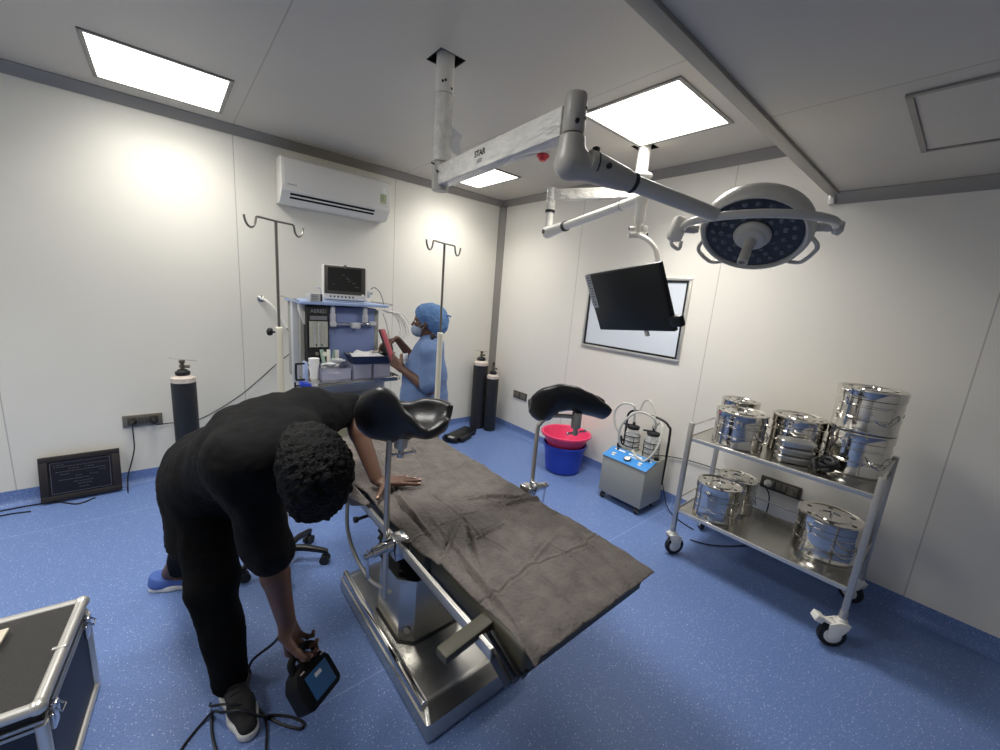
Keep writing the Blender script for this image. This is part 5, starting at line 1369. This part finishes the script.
# ------------------------------------------------------------------ the person in black, bent over the table
t = thing('person', 'person in black clothes bending over the table edge, holding a black and blue device', 'person', (.05, 1.85, 0), world=True)
PV = Vector((.135, 1.825, .835)); CH = Vector((.225, 1.54, 1.00)); RS = Vector((.165, 1.345, 1.05)); LS = Vector((.375, 1.565, 1.09)); NB = Vector((.285, 1.41, 1.085))
RE = Vector((.200, 1.295, .76)); RW = Vector((.238, 1.262, .485)); LE = Vector((.575, 1.635, 1.085)); LW = Vector((.612, 1.44, .836))
RH = Vector((.062, 1.775, .82)); LH = Vector((.20, 1.865, .82)); RK = Vector((.068, 1.64, .46)); LK = Vector((.055, 2.13, .45)); RA = Vector((.098, 1.57, .09)); LA = Vector((-.075, 2.38, .09))
HC_ = Vector((.298, 1.168, 1.05))
ax_t = (CH-PV).normalized(); side = Vector((.89, .46, 0)).normalized(); bn = ax_t.cross(side).normalized()     # bn: through the chest
H, E, AXH, hpz = head(HC_, (.10, -.83, -.50), (.0, .45, -.89))
B = [cap(PV, PV.lerp(CH, .5), .125, .115, k=.05, flat=(bn, 1.25)), cap(PV.lerp(CH, .5), CH, .115, .13, k=.05, flat=(bn, 1.25)), cap(CH, NB, .12, .06, k=.05, flat=(bn, 1.2)), cap(RS, LS, .055, .055, k=.05),
     cap(NB, HC_.lerp(NB, .3), .056, .052, k=.03)]
B += [cap(RS, RE, .05, .041, k=.03), cap(RE, RE.lerp(RW, .35), .041, .041, k=.015), cap(RE.lerp(RW, .35), RW, .041, .027, k=.015), cap(LS, LE, .05, .041, k=.03), cap(LE, LE.lerp(LW, .35), .041, .040, k=.015), cap(LE.lerp(LW, .35), LW, .040, .027, k=.015)]
B += [cap(RH, RK, .085, .055, k=.04), cap(RK, RA, .052, .034, k=.02), cap(LH, LK, .085, .055, k=.04), cap(LK, LA, .052, .034, k=.02),
      cap(RA+Vector((0, 0, -.02)), RA+Vector((.02, -.15, -.06)), .028, .02, k=.01), cap(LA+Vector((0, 0, -.03)), LA+Vector((.12, -.055, -.06)), .024, .018, k=.01)]
# left hand flat on the sheet; right hand closed on the device's grip
hl_, tl_ = hand(LW+Vector((.004, -.012, -.012)), (.97, -.14, -.14), (-.05, -.1, -1), (-.25, -.95, 0), .92, curl=(.0, -.02, .02, .05), spread=.12, thumb=(.68, -.42, -.2), tcurl=.05)
gd = (Vector((.262, 1.285, .40))-RW).normalized()
hr_, tr_ = hand(RW, (.20, .0, -.98), (.70, -.65, .15), (-.637, -.716, -.13), 1.06, curl=(.85, .85, .9, .95), spread=.02, thumb=(.30, .75, -.6), tcurl=.15)
body = sdf_obj('body', B+H+hl_+hr_, .0045, T('skin'), t, relax=1)
nails(tl_+tr_, body); eyes(E, AXH, body)
R3 = np.array(Matrix((AXH[0], AXH[1], AXH[2])).transposed())
def curl_noise(co): return .006*noise.fractal(co*30, .9, 2.0, 4) + .006*noise.noise(co*85) + .003*noise.noise(co*150)
sdf_obj('hair', [ell(hpz(0, -.022, .036), (.100, .112, .100), R3), ell(hpz(0, -.060, -.005), (.094, .080, .10), R3, k=.03), ell(hpz(0, -.045, -.07), (.07, .06, .07), R3, k=.03), ell(hpz(0, .05, .078), (.080, .055, .05), R3, k=.03)], .005, T('hair'), body, disp=curl_noise, relax=0)
mk = MB(); mk.tube([hpz(.08, -.0, .0), hpz(.078, .05, -.04), hpz(.05, .098, -.06), hpz(0, .118, -.062), hpz(-.05, .098, -.06), hpz(-.078, .05, -.04), hpz(-.08, 0, .0)], .002, 6, smooth=4); mk.build('mask_strap', T('whiteplastic'), body)
sdf_obj('face_mask', [ell(hpz(0, .062, -.062), (.066, .052, .052), R3)], .005, T('mask'), body, cuts=[(hpz(0, .05, 0), -AXH[1])])
# shirt: loose, hem hanging below the hips, sleeves to the elbows
def folds(co): return .010*noise.noise(Vector((co.x*8+co.z*5, co.y*8, co.z*4))) + .006*noise.noise(Vector((co.x*24, co.y*14, co.z*9))) + .002*noise.noise(co*50)
back = Vector((-.10, .19, 0)).normalized()
S_ = [cap(PV+Vector((0, .01, .0)), PV.lerp(CH, .5), .168, .150, k=.06, flat=(bn, 1.22)), cap(PV.lerp(CH, .5), CH, .150, .160, k=.06, flat=(bn, 1.22)), cap(CH, NB, .15, .088, k=.07, flat=(bn, 1.1)), cap(RS, LS, .082, .082, k=.09),
      cap(PV+Vector((.0, .0, -.0)), PV+Vector((-.028, .03, -.40)), .160, .178, k=.09, flat=(Vector((.46, -.89, 0)), 1.0)), cap(NB, NB.lerp(HC_, .30), .078, .070, k=.04)]
S_ += [cap(RH, RH+Vector((.0, -.01, -.34)), .118, .128, k=.06), cap(LH, LH+Vector((-.04, .05, -.34)), .122, .13, k=.06), cap(PV, CH, .165, .165, k=.10, flat=(bn, 1.15)), cap(CH, RS, .14, .095, k=.09), cap(CH, LS, .14, .09, k=.09), cap(RS+Vector((-.01, 0, 0)), RE, .082, .070, k=.08), cap(RE, RE.lerp(RW, .06), .068, .064, k=.02), cap(LS, LE, .078, .066, k=.10), cap(LE.lerp(LS, .2), LE, .06, .058, k=.02)]
hem = Vector((-.03, 1.9, .60))
shirt = sdf_obj('shirt', S_, .007, T('shirt'), body, cuts=[(hem, (-.05, .12, -1)), ], disp=folds, relax=2)
T_ = [cap(PV+Vector((0, 0, .02)), PV+Vector((0, 0, -.03)), .150, .150, k=.05, flat=(Vector((.46, -.89, 0)), 1.2)), cap(RH, RK, .108, .082, k=.04), cap(RK, RA+Vector((0, -.0, -.01)), .080, .066, k=.03), cap(LH, LK, .108, .082, k=.04), cap(LK, LA+Vector((.045, -.02, .03)), .080, .060, k=.03)]
sdf_obj('trousers', T_, .007, T('trousers'), body, disp=folds)
def shoe(A, d, up_m, label, s=1.0, zs=1.0):
    A = Vector(A); d = Vector(d); d.z = 0; d.normalize(); sd_ = Vector((-d.y, d.x, 0)); g = Vector((A.x, A.y, 0))
    def p(a, b, z): return g+d*a*s+sd_*b*s+Vector((0, 0, z*s*zs))
    up = sdf_obj('shoe', [cap(p(-.045, 0, .055), p(-.02, 0, .06), .040, .042, k=.03), cap(p(-.02, 0, .055), p(.11, .004, .040), .042, .036, k=.03, flat=((0, 0, 1), 1.1)), cap(p(.11, .004, .040), p(.185, .004, .032), .040, .030, k=.03, flat=((0, 0, 1), 1.15)), cap(p(-.03, 0, .06), p(-.035, 0, .105), .040, .040, k=.02)],
                 .005, T(up_m), body, cuts=[((0, 0, .022), (0, 0, -1)), (p(-.03, 0, .108), Vector((0, 0, 1))+d*.25)])
    if label: up['label'] = label
    sdf_obj('sole', [cap(p(-.045, 0, .015), p(.02, 0, .015), .042, .040, k=.03), cap(p(.02, 0, .015), p(.12, .004, .015), .040, .043, k=.03), cap(p(.12, .004, .015), p(.185, .004, .015), .043, .036, k=.03)], .005, T('sole'), up,
            cuts=[((0, 0, .030), (0, 0, 1)), ((0, 0, .001), (0, 0, -1))])
    lc = MB()
    for k in range(4):
        a = .03+.024*k; lc.tube([p(a, -.022, .083-.006*k), p(a+.006, 0, .094-.007*k), p(a+.012, .022, .083-.006*k)], .003, 6, smooth=3)
    lc.build('laces', T(up_m), up)
shoe(RA+Vector((.002, .0, 0)), (.10, -1, 0), 'shoegrey', 'charcoal shoe with white sole', 1.08)
shoe(LA+Vector((-.012, .012, 0)), (.92, -.40, 0), 'shoeblue', 'blue shoe with white sole', .9, .78)

# ------------------------------------------------------------------ device in that person's right hand
t = thing('handheld_device', 'black handheld device with a blue label hanging from the bending person\'s hand', 'device', (.30, 1.2, .26), world=True)
DC = Vector((.313, 1.153, .316))                       # middle of the label face
exx = Vector((.815, .57, -.108)).normalized(); ez = Vector((-.313, .589, .745)); ez = (ez-exx*ez.dot(exx)).normalized(); eyy = ez.cross(exx)      # ez towards the grip
if eyy.dot(Vector((.488, -.573, .658))) < 0: eyy = -eyy
DM = Matrix((exx, -eyy, ez)).transposed()
def dp_(x, y, z): return DC + exx*x + eyy*y + ez*z      # y towards the camera
W2 = .070
mb = MB(); prof = [(-W2-.012, -.045), (-W2+.006, -.058), (W2-.014, -.058), (W2, -.045), (W2, .035), (W2-.018, .062), (W2-.045, .078), (-W2+.035, .078), (-W2+.006, .062), (-W2-.012, .035)]
mb.prism([dp_(x, -.062, z) for x, z in prof], eyy*.06, bev=.007); mb.build('block', T('device'), t)
mb = MB(); mb.prism([dp_(x, -.0018, z) for x, z in ((-.047, -.040), (.047, -.040), (.047, .038), (-.047, .038))], eyy*.0016); lb = mb.build('label_plate', T('devblue'), t)
mb = MB(); mb.prism([dp_(x, -.0001, z) for x, z in ((-.014, .014), (.014, .014), (.014, .026), (-.014, .026))], eyy*.0006); lb2 = mb.build('label_mark', T('whiteink'), lb)
mb = MB()
for x in (-.045, .045): mb.box(dp_(x, -.001, .056), (.016, .005, .004), DM, bev=.001)
mb.build('metal_catch', T('cylwhite'), t)
MB().tube([dp_(-.045, -.03, .062), dp_(-.046, -.026, .092), dp_(-.030, -.022, .107), dp_(.010, -.02, .112), dp_(.036, -.022, .107), dp_(.052, -.026, .09), dp_(.052, -.03, .062)], .0125, 12, smooth=4).build('grip', T('device'), t)

# cables by the foot
def fl_cable(pts, label, r=.005): return cable('floor_cable', pts, r, T('black'), label, 8)
fl_cable([(.262, 1.285, .42), (.235, 1.31, .41), (.215, 1.40, .30), (.17, 1.52, .16), (.16, 1.60, .05), (.165, 1.62, .008), (.15, 1.56, .006), (.155, 1.47, .006), (.19, 1.385, .006), (.235, 1.315, .006), (.275, 1.275, .006), (.285, 1.295, .006), (.25, 1.345, .006), (.20, 1.385, .008), (.16, 1.37, .05), (.11, 1.40, .085), (.06, 1.44, .07), (.035, 1.50, .03), (.0, 1.50, .006), (-.06, 1.44, .006), (-.12, 1.35, .006), (-.16, 1.2, .006)],
         'thin black cable from the held device looping over the charcoal shoe')
fl_cable([(.03, 1.56, .012), (.028, 1.50, .06), (.06, 1.46, .085), (.09, 1.44, .083), (.13, 1.43, .06), (.165, 1.44, .012), (.18, 1.37, .006), (.165, 1.28, .006), (.145, 1.18, .006)], 'short loop of black cable lying across the toe of the charcoal shoe', .0042)
fl_cable([(.03, 1.53, .006), (.025, 1.44, .006), (.032, 1.36, .006), (.05, 1.28, .006), (.06, 1.16, .006)], 'black cable running off the bottom beside the charcoal shoe')

# ------------------------------------------------------------------ the person in blue scrubs
NBs = Vector((1.47, 2.53, 0))
f_ = Vector((-.77, .64, 0)).normalized(); l_ = Vector((-f_.y, f_.x, 0))
def N_(a, b, z): return NBs+f_*a+l_*b+Vector((0, 0, z))
t = thing('person', 'person in blue scrubs and blue cap standing in profile beside the anaesthesia machine', 'person', NBs, world=True)
H, E, AXH, hpz = head(N_(.03, 0, 1.385), (.0, 0, 1), f_-Vector((0, 0, .12)), .98)
LSn, LEn, LWn = N_(-.02, .165, 1.185), N_(-.045, .20, .925), N_(.17, .135, 1.045)
RSn, REn, RWn = N_(.0, -.165, 1.185), N_(.13, -.215, 1.02), N_(.27, -.11, 1.225)
B = [cap(N_(0, 0, .80), N_(.01, 0, 1.12), .125, .125, k=.05, flat=(f_, 1.2)), cap(LSn, RSn, .055, .055, k=.05), cap(N_(.0, 0, 1.15), N_(.015, 0, 1.30), .05, .048, k=.03)]
B += [cap(LSn, LEn, .045, .038, k=.03), cap(LEn, LEn.lerp(LWn, .35), .038, .037, k=.015), cap(LEn.lerp(LWn, .35), LWn, .037, .025, k=.015), cap(RSn, REn, .045, .038, k=.03), cap(REn, REn.lerp(RWn, .35), .038, .037, k=.015), cap(REn.lerp(RWn, .35), RWn, .037, .025, k=.015)]
for s in (-1, 1): B += [cap(N_(0, s*.085, .78), N_(.01, s*.09, .42), .08, .052, k=.03), cap(N_(.01, s*.09, .42), N_(-.02, s*.09, .07), .05, .033, k=.02), cap(N_(-.02, s*.09, .05), N_(.13, s*.1, .03), .035, .025, k=.02)]
h1, t1 = hand(LWn, f_*.75+Vector((0, 0, .55))-l_*.2, -l_*1.0+f_*.1, Vector((0, 0, 1))-f_*.5, .95, curl=(.5, .6, .65, .7), spread=.03, thumb=(.5, .75, -.3), tcurl=.25)
h2, t2 = hand(RWn, f_*.9-Vector((0, 0, .25))+l_*.3, Vector((0, 0, -1))+f_*.2, l_, .95, curl=(.4, .45, .5, .5), spread=.04, thumb=(.7, .6, -.3), tcurl=.2)
body = sdf_obj('body', B+H+h1+h2, .005, T('skin'), t, relax=1)
nails(t1+t2, body); eyes(E, AXH, body, .98)
R3 = np.array(Matrix((AXH[0], AXH[1], AXH[2])).transposed())
def crinkle(co): return .005*noise.noise(co*26)+.003*noise.noise(co*55)
sdf_obj('surgical_cap', [ell(hpz(0, -.02, .045), (.102, .112, .088), R3), ell(hpz(0, -.085, -.005), (.092, .075, .095), R3, k=.05)], .006, T('cap'), body, disp=crinkle,
        cuts=[(hpz(0, .055, .02), AXH[1]*1.0-Vector((0, 0, .75)))])
MB().tube([hpz(.03, -.135, .05), hpz(.03, -.16, .055), hpz(.03, -.18, .045)], .006, 8, smooth=4).build('cap_tie', T('cap'), body)
mk = sdf_obj('face_mask', [ell(hpz(0, .055, -.070), (.066, .058, .052), R3)], .005, T('mask'), body, cuts=[(hpz(0, .03, 0), -AXH[1])])
ms = MB()
for s in (-1, 1): ms.tube([hpz(s*.06, .055, -.045), hpz(s*.076, .02, -.02), hpz(s*.085, -.015, .0)], .0022, 6, smooth=4); ms.tube([hpz(s*.06, .045, -.10), hpz(s*.072, .015, -.05), hpz(s*.085, -.015, -.005)], .0022, 6, smooth=4)
ms.build('mask_strap', T('mask'), mk)
def folds2(co): return .007*noise.noise(Vector((co.x*10, co.y*10, co.z*4)))+.004*noise.noise(co*24)
S_ = [cap(N_(.035, 0, .80), N_(.03, 0, 1.0), .165, .155, k=.05, flat=(l_, 1.0)), cap(N_(.03, 0, 1.0), N_(.01, 0, 1.15), .155, .115, k=.05), cap(N_(.02, 0, .60), N_(.03, 0, .82), .178, .165, k=.05), cap(LSn, RSn, .072, .072, k=.06), cap(N_(.0, 0, 1.18), N_(.01, 0, 1.25), .068, .062, k=.03)]
S_ += [cap(LSn, LSn.lerp(LEn, .82), .070, .074, k=.04), cap(RSn, RSn.lerp(REn, .8), .070, .070, k=.04)]
dl = (LEn-LSn).normalized(); drr = (REn-RSn).normalized()
sdf_obj('scrub_top', S_, .007, T('scrub'), body, disp=folds2, cuts=[((0, 0, .56), (0, 0, -1))])
T_ = [cap(N_(.01, 0, .78), N_(.01, 0, .70), .14, .14, k=.05)]
for s in (-1, 1): T_ += [cap(N_(.01, s*.085, .72), N_(.01, s*.09, .42), .105, .092, k=.04), cap(N_(.01, s*.09, .42), N_(-.015, s*.09, .09), .092, .085, k=.03)]
sdf_obj('scrub_trousers', T_, .008, T('scrub'), body, disp=folds2, cuts=[((0, 0, .045), (0, 0, -1))])
for s in (-1, 1): sdf_obj('clog', [cap(N_(-.05, s*.09, .04), N_(.06, s*.095, .04), .045, .046, k=.02), cap(N_(.06, s*.095, .04), N_(.14, s*.10, .03), .046, .038, k=.03)], .006, T('rubber'), body, cuts=[((0, 0, .002), (0, 0, -1))])
MB().box(N_(.165, .06, 1.115), (.05, .004, .06), Matrix.Rotation(math.atan2(f_.y, f_.x)+1.0, 3, 'Z'), bev=.001).build('white_badge', T('whitepaper'), body)
# red strip-like folder in that person's hands
t = thing('red_folder', 'narrow dusty red folder held upright by the person in blue scrubs', 'folder', N_(.25, .10, 1.05), world=True)
a = N_(.225, .105, 1.055); b = N_(.345, .02, 1.30); d = (b-a).normalized(); s1 = (l_*.8+f_*.3); s1 = (s1-d*s1.dot(d)).normalized(); s2 = d.cross(s1)
R3 = Matrix((s1, d, s2)).transposed()
MB().box((a+b)/2, (.032, (b-a).length, .022), R3, bev=.003).build('cover', T('red'), t)
MB().box((a+b)/2+f_*.022, (.014, (b-a).length-.006, .016), R3).build('pages', T('ink'), t)
